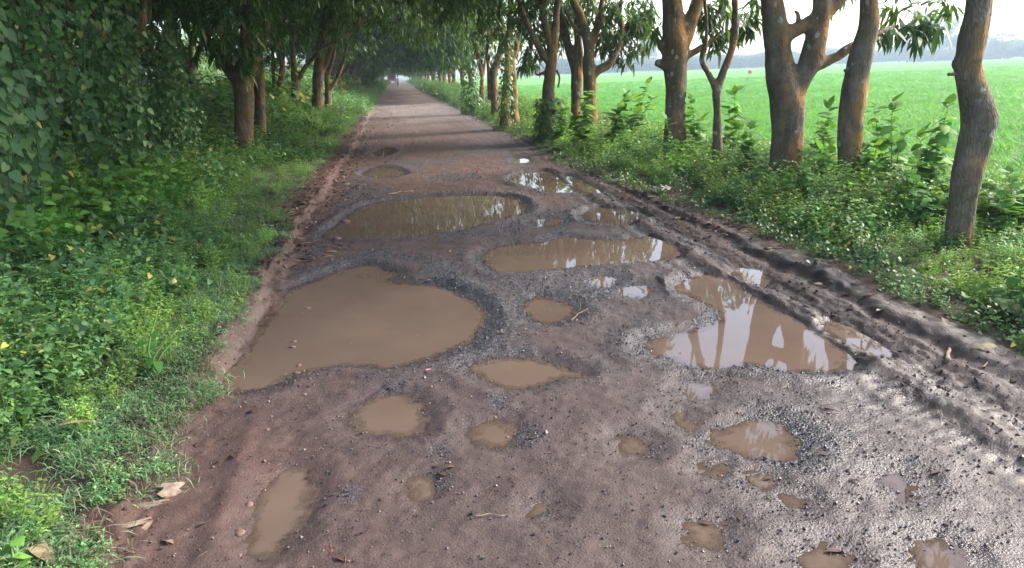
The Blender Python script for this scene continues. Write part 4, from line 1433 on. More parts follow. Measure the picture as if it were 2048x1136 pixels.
# ------------------------------------------------------------------ far tree line across the paddy
n = 130
fx = np.linspace(150, 760, n) + rng.normal(0, 3, n)
ang = np.linspace(R(9.5), R(46), n)
dist = 470 + 60 * vn2(np.linspace(0, 9, n), np.zeros(n), 91) + rng.uniform(-12, 25, n)
fx, fy = np.sin(ang) * dist, np.cos(ang) * dist
CP = [proto('far_crown_source', m) for m in GC]
scatter('treeline', 'hazy tree line along the far side of the paddy', np.stack([fx, fy, np.full(n, -2.6)], 1),
        np.stack([np.zeros(n), np.zeros(n), rng.uniform(0, 6.28, n)], 1),
        np.stack([rng.uniform(1.8, 3.0, n)] * 2 + [rng.uniform(0.7, 1.15, n)], 1), rng.integers(0, 4, n), CP)
for i, (px, s, zs, lab) in enumerate(((1845, 1.7, 2.5, 'tallest hazy tree of the clump on the far paddy edge'), (1872, 1.9, 2.2, 'hazy tree right beside the tallest one on the far paddy edge'),
    (1815, 1.8, 1.7, 'hazy tree on the near flank of the tallest far clump'), (1905, 1.6, 2.0, 'hazy tree just left of the crooked trunk on the far paddy edge'),
    (2000, 2.1, 1.35, 'low wide hazy tree right of the crooked trunk'), (1290, 1.0, 2.6, 'slim hazy tree left of the broken stub on the far paddy edge'), (1303, 0.9, 2.3, 'second slim hazy tree beside the first, left of the broken stub'))):
    d = ray(px, 118)
    d = d / math.hypot(d[0], d[1]) * 440
    row_tree(d[0], d[1], i % 4, s, lab, 'far trees across the paddy', False, zs / s * 1.0 + 0.0, 'far_tree', 0).location.z = -0.45


# tall roadside grass along the far avenue
n = 2600
Y = 34 * (230 / 34) ** rng.uniform(0, 1, n)
lf = rng.uniform(0, 1, n) < 0.5
X = np.where(lf, edge_left(Y) - 0.25 - rng.uniform(0, 2.2, n), edge_right(Y) + 0.15 + rng.uniform(0, 1.6, n))
P, RT, S = finish(X, np.minimum(Y, 230), None, rng.uniform(2.2, 4.2, n) * (0.7 + 0.3 * sstep((Y - 40) / 60)), 0.15)
scatter('roadside_grass', 'tall pale grass lining the far stretch of the road', P, RT, S, np.where(rng.uniform(0, 1, n) < 0.6, 4, 0), HERBS)

# ------------------------------------------------------------------ single weeds with large leaves
def leaf_sheet(ln, wd, lobes=0, n=9):
    """one large leaf: a midrib and a curved outline, creased and drooping"""
    t = np.linspace(0, 1, n)
    w = wd / 2 * np.sin(math.pi * np.clip(t, 0, 1) ** 0.72) ** 0.8
    if lobes:
        w = w * (1 - 0.28 * np.abs(np.sin(t * math.pi * lobes)))
    z = -0.32 * ln * t ** 2
    v = []
    for k in range(n):
        v += [[ln * t[k], 0, z[k]], [ln * t[k] - 0.05 * ln * (k > 0), w[k], z[k] + 0.14 * w[k] - 0.25 * w[k] * t[k]], [ln * t[k] - 0.05 * ln * (k > 0), -w[k], z[k] + 0.16 * w[k] - 0.25 * w[k] * t[k]]]
    f = []
    for k in range(n - 1):
        a, b = 3 * k, 3 * k + 3
        f += [[a, b, b + 1, a + 1], [a, a + 2, b + 2, b]]
    return np.array(v), np.array(f)


BIGLEAF = []
for ln, wd, lo, tn_ in ((0.13, 0.075, 0, 0.55), (0.15, 0.09, 0, 0.85), (0.12, 0.065, 0, 0.25), (0.17, 0.17, 2, 0.95), (0.16, 0.15, 2, 0.6)):
    v, f = leaf_sheet(ln, wd, lo)
    b = MB()
    b.add(v, f, tn_)
    BIGLEAF.append(b.mesh('leaf', M_BROAD))


def weed(label, px, py, bz, h, nl, kinds, seed, lean=(0, 0), scale=1.0, name='tall_weed'):
    r = np.random.default_rng(seed)
    g = gnd(px, py, bz)
    z0 = float(z_at(g[0], g[1])[0])
    e = tag(link(name, None, None, (g[0], g[1], z0)), label, 'weed', 'large leaved weeds')
    t = np.linspace(0, 1, 7)
    ns = 3 if nl > 8 else 1
    for q in range(ns):
        hq = h * (1.0 if q == 0 else r.uniform(0.55, 0.85))
        sx, sy = (0, 0) if q == 0 else r.normal(0, 0.16, 2)
        st = np.stack([(lean[0] + sx) * t ** 1.4 + 0.03 * np.sin(t * 5 + seed), (lean[1] + sy) * t ** 1.4 + 0.02 * np.cos(t * 6), hq * t - 0.03], 1)
        b = MB()
        b.tube(st, np.linspace(0.008, 0.003, 7), 6, True, 0.4)
        link('stem', b.mesh('stem', M_STEM), e)
        m_ = nl if q == 0 else int(nl * 0.7)
        for k in range(m_):
            u = 0.15 + 0.85 * (k / max(m_ - 1, 1)) ** 0.9
            p = [np.interp(u, t, st[:, i]) for i in range(3)]
            a = k * 2.4 + r.uniform(-.5, .5)
            link('leaf', BIGLEAF[kinds[k % len(kinds)]], e, p, (r.uniform(-.4, .4), r.uniform(-0.8, 0.35) - 0.5 * (u > 0.9), a), scale * r.uniform(0.5, 1.0) * (1.1 - 0.4 * u))
    return e


weed('tall bright weed between the leaning trunk and the crooked trunk', 1775, 395, 0.2, 1.03, 37, (0, 1, 2), 1, (0.05, 0.1), 1.98)
weed('tall broad leaved weed against the left side of the crooked trunk', 1850, 420, 0.2, 1.06, 44, (1, 0, 2), 2, (0.2, 0.1), 2.06)
weed('dark leaved weed low between the crooked trunk and the bright weed', 1822, 440, 0.2, 0.65, 23, (2, 0), 3, (-0.05, 0), 1.80)
weed('weed with upright leaves at the left foot of the leaning trunk', 1660, 370, 0.2, 0.76, 27, (1, 0), 4, (-0.1, 0.05), 1.80)
weed('leafy weed before the foot of the dark broken stub mango', 1385, 310, 0.2, 1.03, 34, (1, 0, 0), 5, (-0.05, 0), 2.16)
weed('pale weed rising just right of the thin sapling', 1462, 320, 0.2, 1.13, 30, (1, 0, 1), 6, (0.1, 0.1), 2.16)
weed('small weed left of the dark broken stub mango', 1352, 320, 0.2, 0.76, 23, (0, 2), 7, (-0.15, 0), 1.80)
weed('bushy weed at the foot of the narrow mango pair', 1165, 278, 0.25, 1.19, 37, (1, 0), 8, (0.1, 0), 2.70)
weed('sprawling weed right of the limb reaching mango', 1225, 285, 0.25, 1.08, 37, (0, 2, 1), 9, (0.3, 0.1), 2.70)
weed('leaning weed standing out against the paddy', 1258, 280, 0.25, 1.24, 30, (1, 0), 10, (0.4, 0.1), 2.52)
weed('bright weed right of the creeper wrapped foot', 1118, 272, 0.25, 0.97, 23, (0, 1), 11, (0.2, 0), 2.34)
weed('short weed at the road foot of the orange trunk', 1610, 395, 0.2, 0.45, 20, (0, 2), 12, (0, 0), 1.80)
weed('yellow green lobed leaf plant in the lower left corner', 40, 1128, 0.05, 0.15, 6, (3, 4, 3), 13, (0.01, 0.01), 0.62)
weed('large lobed leaf plant on the left edge above the corner one', 10, 1010, 0.1, 0.2, 6, (4, 4), 14, (0.0, 0.0), 0.6)
weed('upright three leaved sprout in the left grass', 318, 760, 0.05, 0.42, 9, (0, 2), 15, (0.02, 0), 0.75)
weed('broad leaved bush crown at the left picture edge', 90, 520, 0.15, 0.75, 20, (4, 3, 1), 16, (0.1, 0), 1.1)
weed('broad leaved bush right of the edge bush', 225, 455, 0.15, 0.7, 18, (4, 1, 3), 17, (0.05, 0), 1.1)
weed('droopy leaved plant before the dark vine tangle', 160, 400, 0.15, 0.95, 16, (1, 4), 18, (0.05, 0), 1.3)
weed('dark broad leaved weed at the right picture edge', 2040, 610, 0.15, 0.42, 14, (2, 4), 20, (0, 0), 1.1)
weed('leafy bush filling the gap between orange and leaning trunks', 1640, 345, 0.25, 0.95, 30, (0, 1, 2), 22, (0.1, 0.1), 1.9)
weed('round leafy bush just behind the bright weed by the leaning trunk', 1745, 372, 0.25, 1.0, 34, (0, 1, 0), 23, (0.0, 0.1), 2.0)
weed('low broad bush at the field side of the crooked trunk', 2005, 470, 0.2, 0.6, 26, (0, 1), 24, (0.1, 0.1), 1.5)
weed('leafy bush left of the orange trunk before the paddy', 1500, 345, 0.25, 0.8, 28, (1, 0), 25, (0.05, 0.1), 1.8)

# creeper round two trunks
def creeper(label, px, py, bz, r0, h, n, size, seed, dx=0.0):
    r = np.random.default_rng(seed)
    g = gnd(px, py, bz)
    a = r.uniform(0, 6.28, n)
    u = r.uniform(0, 1, n) ** 1.2
    rr = r0 * (1.25 - 0.35 * u) + r.uniform(0, 0.09, n)
    P = np.stack([rr * np.cos(a) + dx * u, rr * np.sin(a), u * h], 1)
    D = np.stack([np.cos(a) * 0.5, np.sin(a) * 0.5, r.uniform(-1, -.1, n)], 1)
    N = unit(np.stack([np.cos(a), np.sin(a), r.uniform(.2, .8, n)], 1))
    s_ = size * r.uniform(0.5, 1.2, n)
    v, f = leaves(P, D, N, s_, s_ * 0.85, 0.15, (0.22, 1, 0.6, 0.7), 0.2)
    b = MB()
    b.add(v, f, np.repeat(np.clip(r.normal(.5, .22, n), 0, 1), 8))
    o = tag(link('creeper', None, None, (g[0], g[1], float(z_at(g[0], g[1])[0]))), label, 'creeper', 'creepers on trunks')
    link('foliage', b.mesh('foliage', M_VINE), o)
    b = MB()
    for k in range(4):
        t = np.linspace(0, 1, 8)
        b.tube(np.stack([r0 * np.cos(k * 1.6 + t * 2) + dx * t, r0 * np.sin(k * 1.6 + t * 2), t * h], 1), 0.008, 5)
    link('stem', b.mesh('stem', M_DARKWOOD), o)


creeper('creeper mound wrapping the foot of the bent branch mango', 1100, 266, 0.25, 0.24, 1.0, 600, 0.12, 31)
creeper('ivy climbing the dark trunk of the close pair', 1011, 240, 0.3, 0.14, 2.6, 420, 0.11, 32, 0.1)
creeper('ivy heap left of the thin road side trunk', 944, 214, 0.3, 0.3, 2.2, 420, 0.15, 33)

# ------------------------------------------------------------------ litter and debris, each lying where it is seen
M_RED = plain('red_plastic', (0.26, 0.06, 0.055), 0.6)
M_PINK = plain('pink_petal', (0.62, 0.16, 0.20), 0.5)
M_RAG = plain('pale_rag', (0.24, 0.215, 0.19), 0.8, 0.2, 20, 0.3)
M_HUSK = plain('dry_husk', (0.22, 0.165, 0.125), 0.8, 0.2, 25, 0.4, 0.6)
M_HUSKIN = plain('husk_inside', (0.15, 0.065, 0.042), 0.7, 0.3, 25, 0.3, 0.4)
M_CHAFF = plain('withered_leaf', (0.22, 0.17, 0.10), 0.7, 0.2, 25, 0.3, 0.3)


def spot(px, py):
    g = gnd(px, py, 0.0)
    d_, w_ = puddle_field(g[:1], g[1:2])
    h_ = height(g[:1], g[1:2], d_, False, w_)
    return np.array([g[0], g[1], max(float(h_[0]), LEVEL)])


def stick(name, label, a, b, r0, mat, bow=0.02, group=None, fork=None, lift=0.008):
    p, q = spot(*a), spot(*b)
    t = np.linspace(0, 1, 8)[:, None]
    sd = np.array([*unit((q - p)[:2][::-1] * [1, -1]), 0])
    P = p + (q - p) * t + sd * bow * np.sin(t * 3.1) * np.sin(t * 7 + 1) + np.array([0, 0, lift])
    m = MB()
    m.tube(P - p, np.linspace(r0, r0 * 0.55, 8), 6)
    o = tag(link(name, m.mesh(name, mat), None, p), label, 'stick', group)
    if fork:
        k = MB()
        w = P[4] - p
        k.tube(np.array([w, w + np.array(fork) * 0.5, w + np.array(fork)]), [r0 * .7, r0 * .5, r0 * .3], 5)
        link('side_twig', k.mesh('side_twig', mat), o)
    return o


stick('stick', 'pale dry stick lying across the edge of the second large puddle', (772, 390), (826, 383), 0.011, M_WOOD, 0.03, fork=(-0.06, -0.05, 0.03))
stick('twig', 'thin pale twig lying flat in the near road', (945, 1036), (1010, 1033), 0.003, M_WOOD, 0.01)
stick('twig', 'first dry twig leaning at the oval puddle edge', (1146, 620), (1170, 628), 0.004, M_WOOD, 0.01, fork=(0.0, 0.02, 0.07))
stick('twig', 'second dry twig below the leaning one at the oval puddle', (1140, 640), (1176, 617), 0.004, M_WOOD, 0.01)
stick('stick', 'dark stick stuck in the right mud bank above the ruts', (1528, 514), (1562, 508), 0.012, M_DARKWOOD, 0.02)
stick('twig', 'thin twig beside the lower left grass edge', (200, 1118), (275, 1115), 0.003, M_WOOD, 0.01)
stick('stick', 'short grey stump of branch half sunk in the right ruts', (1893, 728), (1898, 704), 0.016, M_WOOD, 0.005)
stick('twig', 'pale twig lying on the right clay bank', (1955, 745), (2010, 722), 0.004, M_WOOD, 0.02)


def stone(label, px, py, s, mat=M_STONE, seed=0, flat=0.5):
    r = np.random.default_rng(seed)
    p = spot(px, py)
    th, ph = np.meshgrid(np.linspace(0, 2 * math.pi, 10, endpoint=False), np.linspace(0.15, math.pi - 0.15, 6))
    d = np.stack([np.sin(ph) * np.cos(th), np.sin(ph) * np.sin(th), np.cos(ph)], -1).reshape(-1, 3)
    d = d * (1 + 0.28 * vn3(d * 1.7 + seed * 3.1, seed)[:, None])
    v = d * s * np.array([1.25, 0.9, flat])
    i = (np.arange(5)[:, None] * 10)
    j = np.arange(10)[None]
    f = np.stack([i + j, i + (j + 1) % 10, i + 10 + (j + 1) % 10, i + 10 + j], -1).reshape(-1, 4)
    m = MB()
    m.add(v, [f[:, ::-1], np.stack([np.zeros(8, int), np.arange(1, 9), np.arange(2, 10)], 1), np.stack([np.full(8, 50), np.arange(52, 60), np.arange(51, 59)], 1)])
    tag(link('stone', m.mesh('stone', mat), None, p + np.array([0, 0, s * flat * 0.05]), (0, 0, r.uniform(0, 6)), 0.85), label, 'stone', 'brick coloured stones')


for i, (a, b, s_, lab) in enumerate(((614, 611, 0.022, 'pinkish stone alone in the upper part of the widest puddle'), (602, 621, 0.011, 'tiny stone below the lone upper stone in the widest puddle'),
    (587, 677, 0.019, 'upper of two close pinkish stones in the widest puddle'), (584, 688, 0.023, 'lower of two close pinkish stones in the widest puddle'),
    (597, 724, 0.02, 'stone breaking the water near the lower shore of the widest puddle'), (592, 739, 0.02, 'stone at the lower shore of the widest puddle'),
    (568, 742, 0.014, 'small stone left of the lower shore stone'), (674, 473, 0.05, 'flat mud coated lump at the left end of the second large puddle'),
    (690, 440, 0.07, 'reddish clod on the left bank of the second large puddle'), (856, 712, 0.012, 'pebble standing in the widest puddle near its right shore'),
    (1014, 866, 0.010, 'dark pebble in the small round puddle'), (497, 1002, 0.022, 'pinkish stone in the left wheel track'), (478, 1060, 0.026, 'pinkish stone lower in the left wheel track'), (535, 858, 0.016, 'flat pink stone in mud below the widest puddle'))):
    stone(lab, a, b, s_, M_STONE, i + 1, 0.45)

# curled bark like husk by the left grass: a bent shell with a thickness
def husk(label, px, py, ln, rad, arc, rz, tilt, name='dry_husk', mat=M_HUSK):
    p = spot(px, py)
    n, k = 12, 9
    V, W = [], []
    for j in range(k):
        t = j / (k - 1)
        for i in range(n):
            a = -arc / 2 + arc * i / (n - 1)
            rr = rad * (1 - 0.25 * abs(t - 0.45)) * (1 + 0.10 * math.sin(5 * t + i))
            V.append([ln * (t - .5) + 0.02 * math.sin(i * 1.7), rr * math.sin(a), rr * math.cos(a)])
            W.append([ln * (t - .5) + 0.02 * math.sin(i * 1.7), (rr - 0.006) * math.sin(a), (rr - 0.006) * math.cos(a)])
    V, W = np.array(V), np.array(W)
    i = (np.arange(k - 1)[:, None] * n + np.arange(n - 1)[None]).ravel()
    q = np.stack([i, i + 1, i + n + 1, i + n], 1)
    o = tag(link(name, None, None, p, (0, tilt, rz)), label, 'husk')
    m = MB()
    m.add(V, q)
    link('shell', m.mesh('shell', mat), o)
    m = MB()
    m.add(W, q[:, ::-1])
    ed = np.concatenate([np.arange(0, n), np.arange(2 * n - 1, n * k, n), np.arange(n * k - 2, n * (k - 1) - 1, -1), np.arange(n * (k - 2), 0, -n)])
    E2 = np.roll(ed, -1)
    m2 = np.stack([ed, E2, E2 + n * k, ed + n * k], 1)
    m = MB()
    m.add(np.vstack([V, W]), [q[:, ::-1] + n * k, m2])
    link('inside', m.mesh('inside', M_HUSKIN), o)


husk('curled pale brown husk with red inside at the left grass edge', 340, 985, 0.085, 0.04, 4.2, R(35), 0.15)
husk('flattened brown strip of husk below the curled one', 300, 1010, 0.11, 0.018, 2.6, R(8), 0.0)
husk('dark bent husk piece near the lower grass edge', 270, 1060, 0.09, 0.016, 2.6, R(20), 0.0)


def flat_leaf(label, px, py, ln, wd, rz, mat, lift=0.02, name='withered_leaf'):
    v, f = leaf_sheet(ln, wd, 0, 9)
    m = MB()
    m.add(v, f)
    p = spot(px, py)
    tag(link(name, m.mesh(name, mat), None, p + np.array([0, 0, lift]), (random.uniform(-.3, .3), -0.15, rz)), label, 'leaf', 'single fallen leaves')


flat_leaf('pale oval dead leaf at the lower left corner', 75, 1120, 0.14, 0.065, R(-40), M_CHAFF, 0.06)
flat_leaf('tan dead leaf lying in the left grass', 130, 912, 0.15, 0.035, R(25), M_CHAFF, 0.12)
flat_leaf('yellow green leaf lying in the right ruts', 1612, 575, 0.09, 0.035, R(70), M_BROAD, 0.03)
flat_leaf('curled tan leaf on the right bank near the picture edge', 1990, 718, 0.13, 0.06, R(160), M_CHAFF, 0.03)
flat_leaf('pale withered leaf in the right litter', 1180, 398, 0.10, 0.05, R(30), M_CHAFF, 0.02)
flat_leaf('orange dead leaf on the rim beyond the long puddle', 1105, 386, 0.10, 0.05, R(10), M_CHAFF, 0.02)

# pink blossom and red ribbon
p = spot(857, 744)
e = tag(link('blossom', None, None, p + np.array([0, 0, 0.006])), 'small pink blossom on dark gravel below the widest puddle', 'flower')
v, f = leaf_sheet(0.017, 0.013, 0, 6)
m = MB()
m.add(v, f)
pm = m.mesh('petal', M_PINK)
for k in range(6):
    link('petal', pm, e, (0, 0, 0.004), (0, -0.5 - 0.2 * (k % 2), k * 1.05))
m = MB()
t = np.linspace(0, 1, 12)
m.add(np.concatenate([np.stack([0.012 * np.sin(t * 5), 0.11 * t, 0.004 + 0.01 * np.abs(np.sin(t * 6))], 1), np.stack([0.012 * np.sin(t * 5) + 0.008, 0.11 * t + 0.002, 0.004 + 0.012 * np.abs(np.sin(t * 6 + .4))], 1)]),
      np.array([[k, k + 1, k + 13, k + 12] for k in range(11)]))
tag(link('ribbon', m.mesh('ribbon', M_RED), None, spot(656, 1112), (0, 0, R(-8)), 0.6), 'scrap of red ribbon in the near road', 'ribbon')

# pale rag by the right bank
r = np.random.default_rng(5)
g = np.linspace(-1, 1, 14)
A, B = np.meshgrid(g, g)
a, b_ = A.ravel(), B.ravel()
zz = 0.045 * np.abs(fbm2(a * 2.2, b_ * 2.2, 3, 95)) * 2 + 0.05 * np.exp(-(a ** 2 + b_ ** 2) * 1.5)
v = np.stack([0.11 * a + 0.04 * vn2(a * 2, b_ * 2, 96), 0.07 * b_ + 0.04 * vn2(a * 2, b_ * 2, 97), zz], 1)
i = (np.arange(13)[:, None] * 14 + np.arange(13)[None]).ravel()
m = MB()
m.add(v, np.stack([i, i + 1, i + 15, i + 14], 1))
tag(link('rag', m.mesh('rag', M_RAG), None, spot(1322, 394) + np.array([0, 0, 0.02]), (0, 0, 0.6)), 'crumpled pale rag at the foot of the right bank', 'rag')

# pink flag in the paddy
d_ = ray(1495, 165)
g = gnd(1495, 163, -0.4)
e = tag(link('field_flag', None, None, g), 'tiny pink flag on a stake in the paddy', 'flag')
m = MB()
m.tube(np.array([[0, 0, 0], [0, 0, 0.7], [0.02, 0, 1.35]]), 0.02, 6)
link('stake', m.mesh('stake', M_WOOD), e)
t = np.linspace(0, 1, 8)
m = MB()
m.add(np.concatenate([np.stack([0.02 + 0.5 * t, 0.06 * np.sin(t * 6), 1.32 - 0.05 * t], 1), np.stack([0.02 + 0.48 * t, 0.06 * np.sin(t * 6 + .3), 0.95 - 0.07 * t], 1)]), np.array([[k, k + 1, k + 9, k + 8] for k in range(7)]))
link('cloth', m.mesh('cloth', plain('flag_pink', (0.75, 0.12, 0.24), 0.7)), e)

# hanging dead fronds among the vines
r = np.random.default_rng(77)
e = tag(link('dead_fronds', None, None, (-4.75, 11.3, 1.3)), 'dark brown bundle of dry fronds hanging among the vines', 'dead fronds')
m = MB()
P = np.stack([r.normal(0, .10, 46), r.normal(0, .10, 46), r.uniform(1.3, 2.6, 46)], 1)
D = np.stack([r.normal(0.12, .12, 46), r.normal(0, .1, 46), np.full(46, -1.0)], 1)
for p_, d_ in zip(P, D):
    t = np.linspace(0, 1, 7)[:, None]
    ln = r.uniform(0.9, 1.7)
    m = MB()
    m.tube(p_ + d_ * ln * t + 0.05 * np.sin(t * 5 + r.uniform(0, 6)), np.linspace(0.012, 0.005, 7), 4)
    link('frond', m.mesh('frond', M_DARKWOOD), e)
m = MB()
m.tube(np.array([[0, 0, 1.5], [-.05, 0, 2.4], [-.2, 0, 3.3]]), [0.07, 0.07, 0.06], 8)
link('stalk', m.mesh('stalk', M_DARKWOOD), e)

# ------------------------------------------------------------------ tin hut glimpsed behind the left row
M_TIN = plain('weathered_tin', (0.36, 0.38, 0.40), 0.5, 0.5, 3, 0.25)
M_CLAY = plain('clay_wall', (0.20, 0.10, 0.065), 0.9, 0.2, 3, 0.3)
e = tag(link('tin_hut', None, None, (-7.6, 66, 0), None, (0.8, 0.8, 0.8)), 'tin and clay hut glimpsed between left trunks', 'hut')
m = MB()
m.box((0, 1.5, 0.75), (5.2, 3.0, 1.5))
link('wall', m.mesh('wall', M_CLAY, False), e)
t = np.linspace(0, 0.86, 27)
v = np.concatenate([np.stack([t, 0.02 * np.sin(t * 82), np.full(27, 1.5)], 1), np.stack([t, 0.02 * np.sin(t * 82), np.full(27, 2.9)], 1)])
m = MB()
m.add(v, np.array([[k, k + 1, k + 28, k + 27] for k in range(26)]))
sm_ = m.mesh('tin_sheet', M_TIN)
for k in range(6):
    link('tin_sheet', sm_, e, (-2.6 + 0.86 * k, -0.03 - 0.004 * (k % 2), 0))
v2 = np.concatenate([np.stack([t, np.full(27, -0.5), 2.75 + 0.02 * np.sin(t * 82)], 1), np.stack([t, np.full(27, 1.8), 3.5 + 0.02 * np.sin(t * 82)], 1)])
m = MB()
m.add(v2, np.array([[k, k + 1, k + 28, k + 27] for k in range(26)]))
rm = m.mesh('roof_sheet', M_TIN)
for k in range(7):
    link('roof_sheet', rm, e, (-3.0 + 0.86 * k, 0, 0.004 * (k % 2)))

# ------------------------------------------------------------------ bamboo arching over the far left verge
def bamboo(label, x, y, s, seed):
    r = np.random.default_rng(seed)
    e = tag(link('bamboo_clump', None, None, (x, y, 0), None, s), label, 'bamboo', 'bamboo clumps')
    lf = MB()
    for k in range(16):
        a = r.uniform(-1.2, 1.2)
        h = r.uniform(3.0, 4.6)
        t = np.linspace(0, 1, 9)
        o = r.uniform(0.8, 2.2)
        P = np.stack([r.normal(0, .3) + o * np.cos(a) * t ** 2.2, r.normal(0, .3) + o * np.sin(a) * t ** 2.2, h * (t - 0.28 * t ** 3)], 1)
        c = MB()
        c.tube(P, np.linspace(0.03, 0.008, 9), 5, False)
        link('culm', c.mesh('culm', M_STEM), e)
        n = 70
        u = r.uniform(0.15, 1, n)
        Q = np.stack([np.interp(u, t, P[:, i]) for i in range(3)], 1) + r.normal(0, .12, (n, 3))
        D = unit(rand_dirs(n, r) + np.array([0.3, 0, -.5]))
        v, f = leaves_lite(Q, D, unit(rand_dirs(n, r) * .4 + [0, 0, 1]), 0.38 * r.uniform(.6, 1.2, n), 0.055, 0.4)
        lf.add(v, f, np.repeat(r.uniform(.3, 1, n), 6))
    link('foliage', lf.mesh('foliage', M_BROAD), e)


bamboo('bright bamboo spray arching over the far left verge', -3.0, 74, 1.0, 1)
bamboo('farther bamboo spray arching toward the red vehicle', -3.0, 104, 1.15, 2)
bamboo('pale green bamboo on the far right of the road end', 4.6, 150, 1.2, 3)

# ------------------------------------------------------------------ motorcycle, rider and truck far down the road
M_TYRE = plain('tyre_rubber', (0.02, 0.02, 0.022), 0.8)
M_STEEL = plain('dull_steel', (0.35, 0.35, 0.37), 0.4, 0.5)
M_PAINT = plain('dark_paint', (0.05, 0.05, 0.07), 0.35, 0.5)


def wheel(parent, c, r0, w):
    t = np.linspace(0, 2 * math.pi, 25)
    m = MB()
    m.tube(np.stack([np.zeros(25), r0 * np.cos(t), r0 * np.sin(t)], 1), w, 7, False)
    o = link('wheel', m.mesh('wheel', M_TYRE), parent, c)
    m = MB()
    m.tube(np.stack([np.zeros(25), (r0 - w) * np.cos(t), (r0 - w) * np.sin(t)], 1), w * .35, 5, False)
    for k in range(6):
        a = k * math.pi / 6
        m.tube(np.array([[0, -(r0 - w) * math.cos(a), -(r0 - w) * math.sin(a)], [0, (r0 - w) * math.cos(a), (r0 - w) * math.sin(a)]]), 0.008, 4)
    link('rim', m.mesh('rim', M_STEEL), o)


g = gnd(796, 174.5)
mc = tag(link('motorcycle', None, None, (g[0], g[1], 0.0)), 'motorcycle coming along the road far away', 'motorcycle')
wheel(mc, (0, -0.62, 0.29), 0.25, 0.05)
wheel(mc, (0, 0.62, 0.29), 0.25, 0.055)
m = MB()
m.tube(np.array([[0, -0.5, 0.72], [0, -0.25, 0.86], [0, 0.05, 0.84], [0, 0.15, 0.74]]), [0.09, 0.14, 0.13, 0.08], 10)
link('fuel_tank', m.mesh('fuel_tank', M_PAINT), mc)
m = MB()
m.tube(np.array([[0, 0.1, 0.78], [0, 0.4, 0.80], [0, 0.72, 0.83]]), [0.09, 0.12, 0.07], 10)
link('seat', m.mesh('seat', M_TYRE), mc)
m = MB()
m.tube(np.array([[0, -0.45, 0.85], [0, -0.2, 0.5], [0, 0.2, 0.35], [0, 0.62, 0.29]]), 0.035, 7)
m.box((0, -0.05, 0.42), (0.26, 0.36, 0.32))
link('frame', m.mesh('frame', M_STEEL), mc)
for sx in (-1, 1):
    m = MB()
    m.tube(np.array([[0.07 * sx, -0.62, 0.29], [0.07 * sx, -0.45, 0.9], [0.1 * sx, -0.42, 1.0]]), 0.025, 6)
    link('fork', m.mesh('fork', M_STEEL), mc)
m = MB()
m.tube(np.array([[-0.36, -0.28, 1.04], [-0.15, -0.42, 1.02], [0.15, -0.42, 1.02], [0.36, -0.28, 1.04]]), 0.018, 6)
link('handlebar', m.mesh('handlebar', M_STEEL), mc)
m = MB()
m.tube(np.array([[0, -0.62, 0.9], [0, -0.56, 0.9], [0, -0.46, 0.9]]), [0.085, 0.09, 0.05], 12)
link('headlight', m.mesh('headlight', M_STEEL), mc)

# the rider: one skinned body
M_SKIN = plain('skin', (0.16, 0.085, 0.055), 0.6)
M_SHIRT = plain('pale_shirt', (0.50, 0.50, 0.50), 0.8)
M_HAIR = plain('black_hair', (0.012, 0.011, 0.01), 0.6)
J = [((0, 0.24, 0.93), .15), ((0, 0.20, 1.15), .15), ((0, 0.14, 1.38), .16), ((0, 0.10, 1.50), .06), ((0, 0.06, 1.60), .095), ((0, 0.06, 1.70), .09),
     ((.19, .12, 1.40), .065), ((.27, -.06, 1.18), .045), ((.33, -.26, 1.07), .035), ((-.19, .12, 1.40), .065), ((-.27, -.06, 1.18), .045), ((-.33, -.26, 1.07), .035),
     ((.12, .20, .88), .10), ((.21, -.16, .80), .075), ((.2, -.02, .42), .05), ((.2, -.14, .34), .04), ((-.12, .20, .88), .10), ((-.21, -.16, .80), .075), ((-.2, -.02, .42), .05), ((-.2, -.14, .34), .04)]
ED = [(0, 1), (1, 2), (2, 3), (3, 4), (4, 5), (2, 6), (6, 7), (7, 8), (2, 9), (9, 10), (10, 11), (0, 12), (12, 13), (13, 14), (14, 15), (0, 16), (16, 17), (17, 18), (18, 19)]
me = bpy.data.meshes.new('person')
me.from_pydata([j[0] for j in J], ED, [])
po = link('person', me, None, (g[0], g[1], 0.0))
po.modifiers.new('skin', 'SKIN')
for k, dv in enumerate(me.skin_vertices[0].data):
    dv.radius = (J[k][1], J[k][1])
    dv.use_root = k == 0
ss = po.modifiers.new('smooth', 'SUBSURF')
ss.levels = ss.render_levels = 2
me.materials.append(M_SHIRT)
tag(po, 'person in a pale shirt riding the far motorcycle', 'person')
m = MB()
th, ph = np.meshgrid(np.linspace(0, 2 * math.pi, 12, endpoint=False), np.linspace(0.05, 1.75, 6))
m.add(np.stack([0.105 * np.sin(ph) * np.cos(th), 0.115 * np.sin(ph) * np.sin(th), 0.12 * np.cos(ph)], -1).reshape(-1, 3), np.array([[i * 12 + j, i * 12 + (j + 1) % 12, i * 12 + 12 + (j + 1) % 12, i * 12 + 12 + j] for i in range(5) for j in range(12)]))
link('hair', m.mesh('hair', M_HAIR), po, (0, 0.09, 1.69))

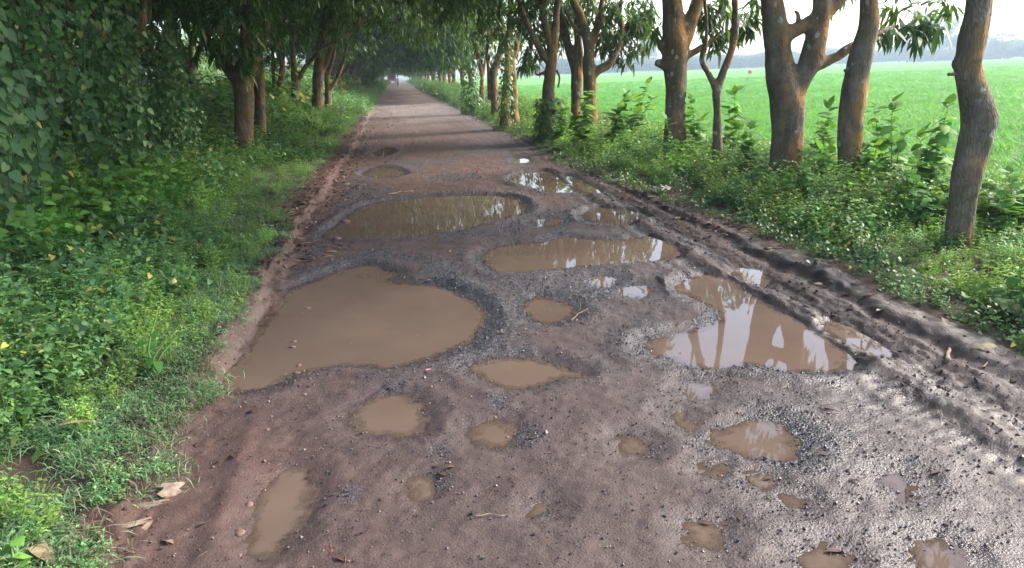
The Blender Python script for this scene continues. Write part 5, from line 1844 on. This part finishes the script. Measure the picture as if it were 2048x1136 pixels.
g = gnd(785, 165.6)
tk = tag(link('truck', None, None, (g[0], g[1], 0)), 'dark loaded truck with a red front at the far end of the road', 'truck')
m = MB()
m.box((0, 0.9, 1.45), (2.0, 1.5, 1.7))
m.box((0, 0.05, 1.05), (1.9, 0.5, 0.75))
link('cab', m.mesh('cab', plain('truck_red', (0.42, 0.05, 0.05), 0.4), False), tk)
m = MB()
m.box((0, 0.13, 1.85), (1.7, 0.04, 0.55))
link('windscreen', m.mesh('windscreen', M_PAINT, False), tk)
m = MB()
m.box((0, 4.0, 2.0), (2.4, 4.4, 2.2))
m.box((0, 4.0, 0.8), (2.2, 4.6, 0.2))
link('cargo_body', m.mesh('cargo_body', plain('dark_tarpaulin', (0.05, 0.055, 0.08), 0.8), False), tk)
m = MB()
for k in range(9):
    m.tube(np.array([[-1 + .25 * k, 2.0, 3.1], [-1 + .25 * k, 4, 3.5 + .1 * (k % 3)], [-1 + .25 * k, 6, 3.1]]), 0.16, 6)
link('load', m.mesh('load', plain('sack_load', (0.22, 0.21, 0.20), 0.9)), tk)
m = MB()
m.box((0, -0.28, 0.6), (2.0, 0.12, 0.22))
link('bumper', m.mesh('bumper', M_STEEL, False), tk)
for sx in (-1, 1):
    m = MB()
    m.tube(np.array([[.7 * sx, -0.24, .95], [.7 * sx, -0.2, .95]]), 0.12, 10)
    link('headlight', m.mesh('headlight', M_STEEL), tk)
    for yy_ in (0.6, 4.9):
        wheel(tk, (0.95 * sx, yy_, 0.48), 0.36, 0.12)

# ------------------------------------------------------------------ haze
def haze(x0, x1, y0, y1, z0, z1, dens):
    b = MB()
    b.box(((x0 + x1) / 2, (y0 + y1) / 2, (z0 + z1) / 2), (x1 - x0, y1 - y0, z1 - z0))
    t = NT('haze')
    v = t.n('VolumePrincipled')
    v.inputs['Color'].default_value = (0.66, 0.83, 1.0, 1)
    v.inputs['Density'].default_value = dens
    v.inputs['Anisotropy'].default_value = 0.3
    o = link('haze', b.mesh('haze', t.out(v.outputs[0], True), False))
    tag(o, 'pale morning haze over road and paddy', kind='stuff')


haze(-720, 920, -90, 920, -1.9, 25.0, 0.0008)
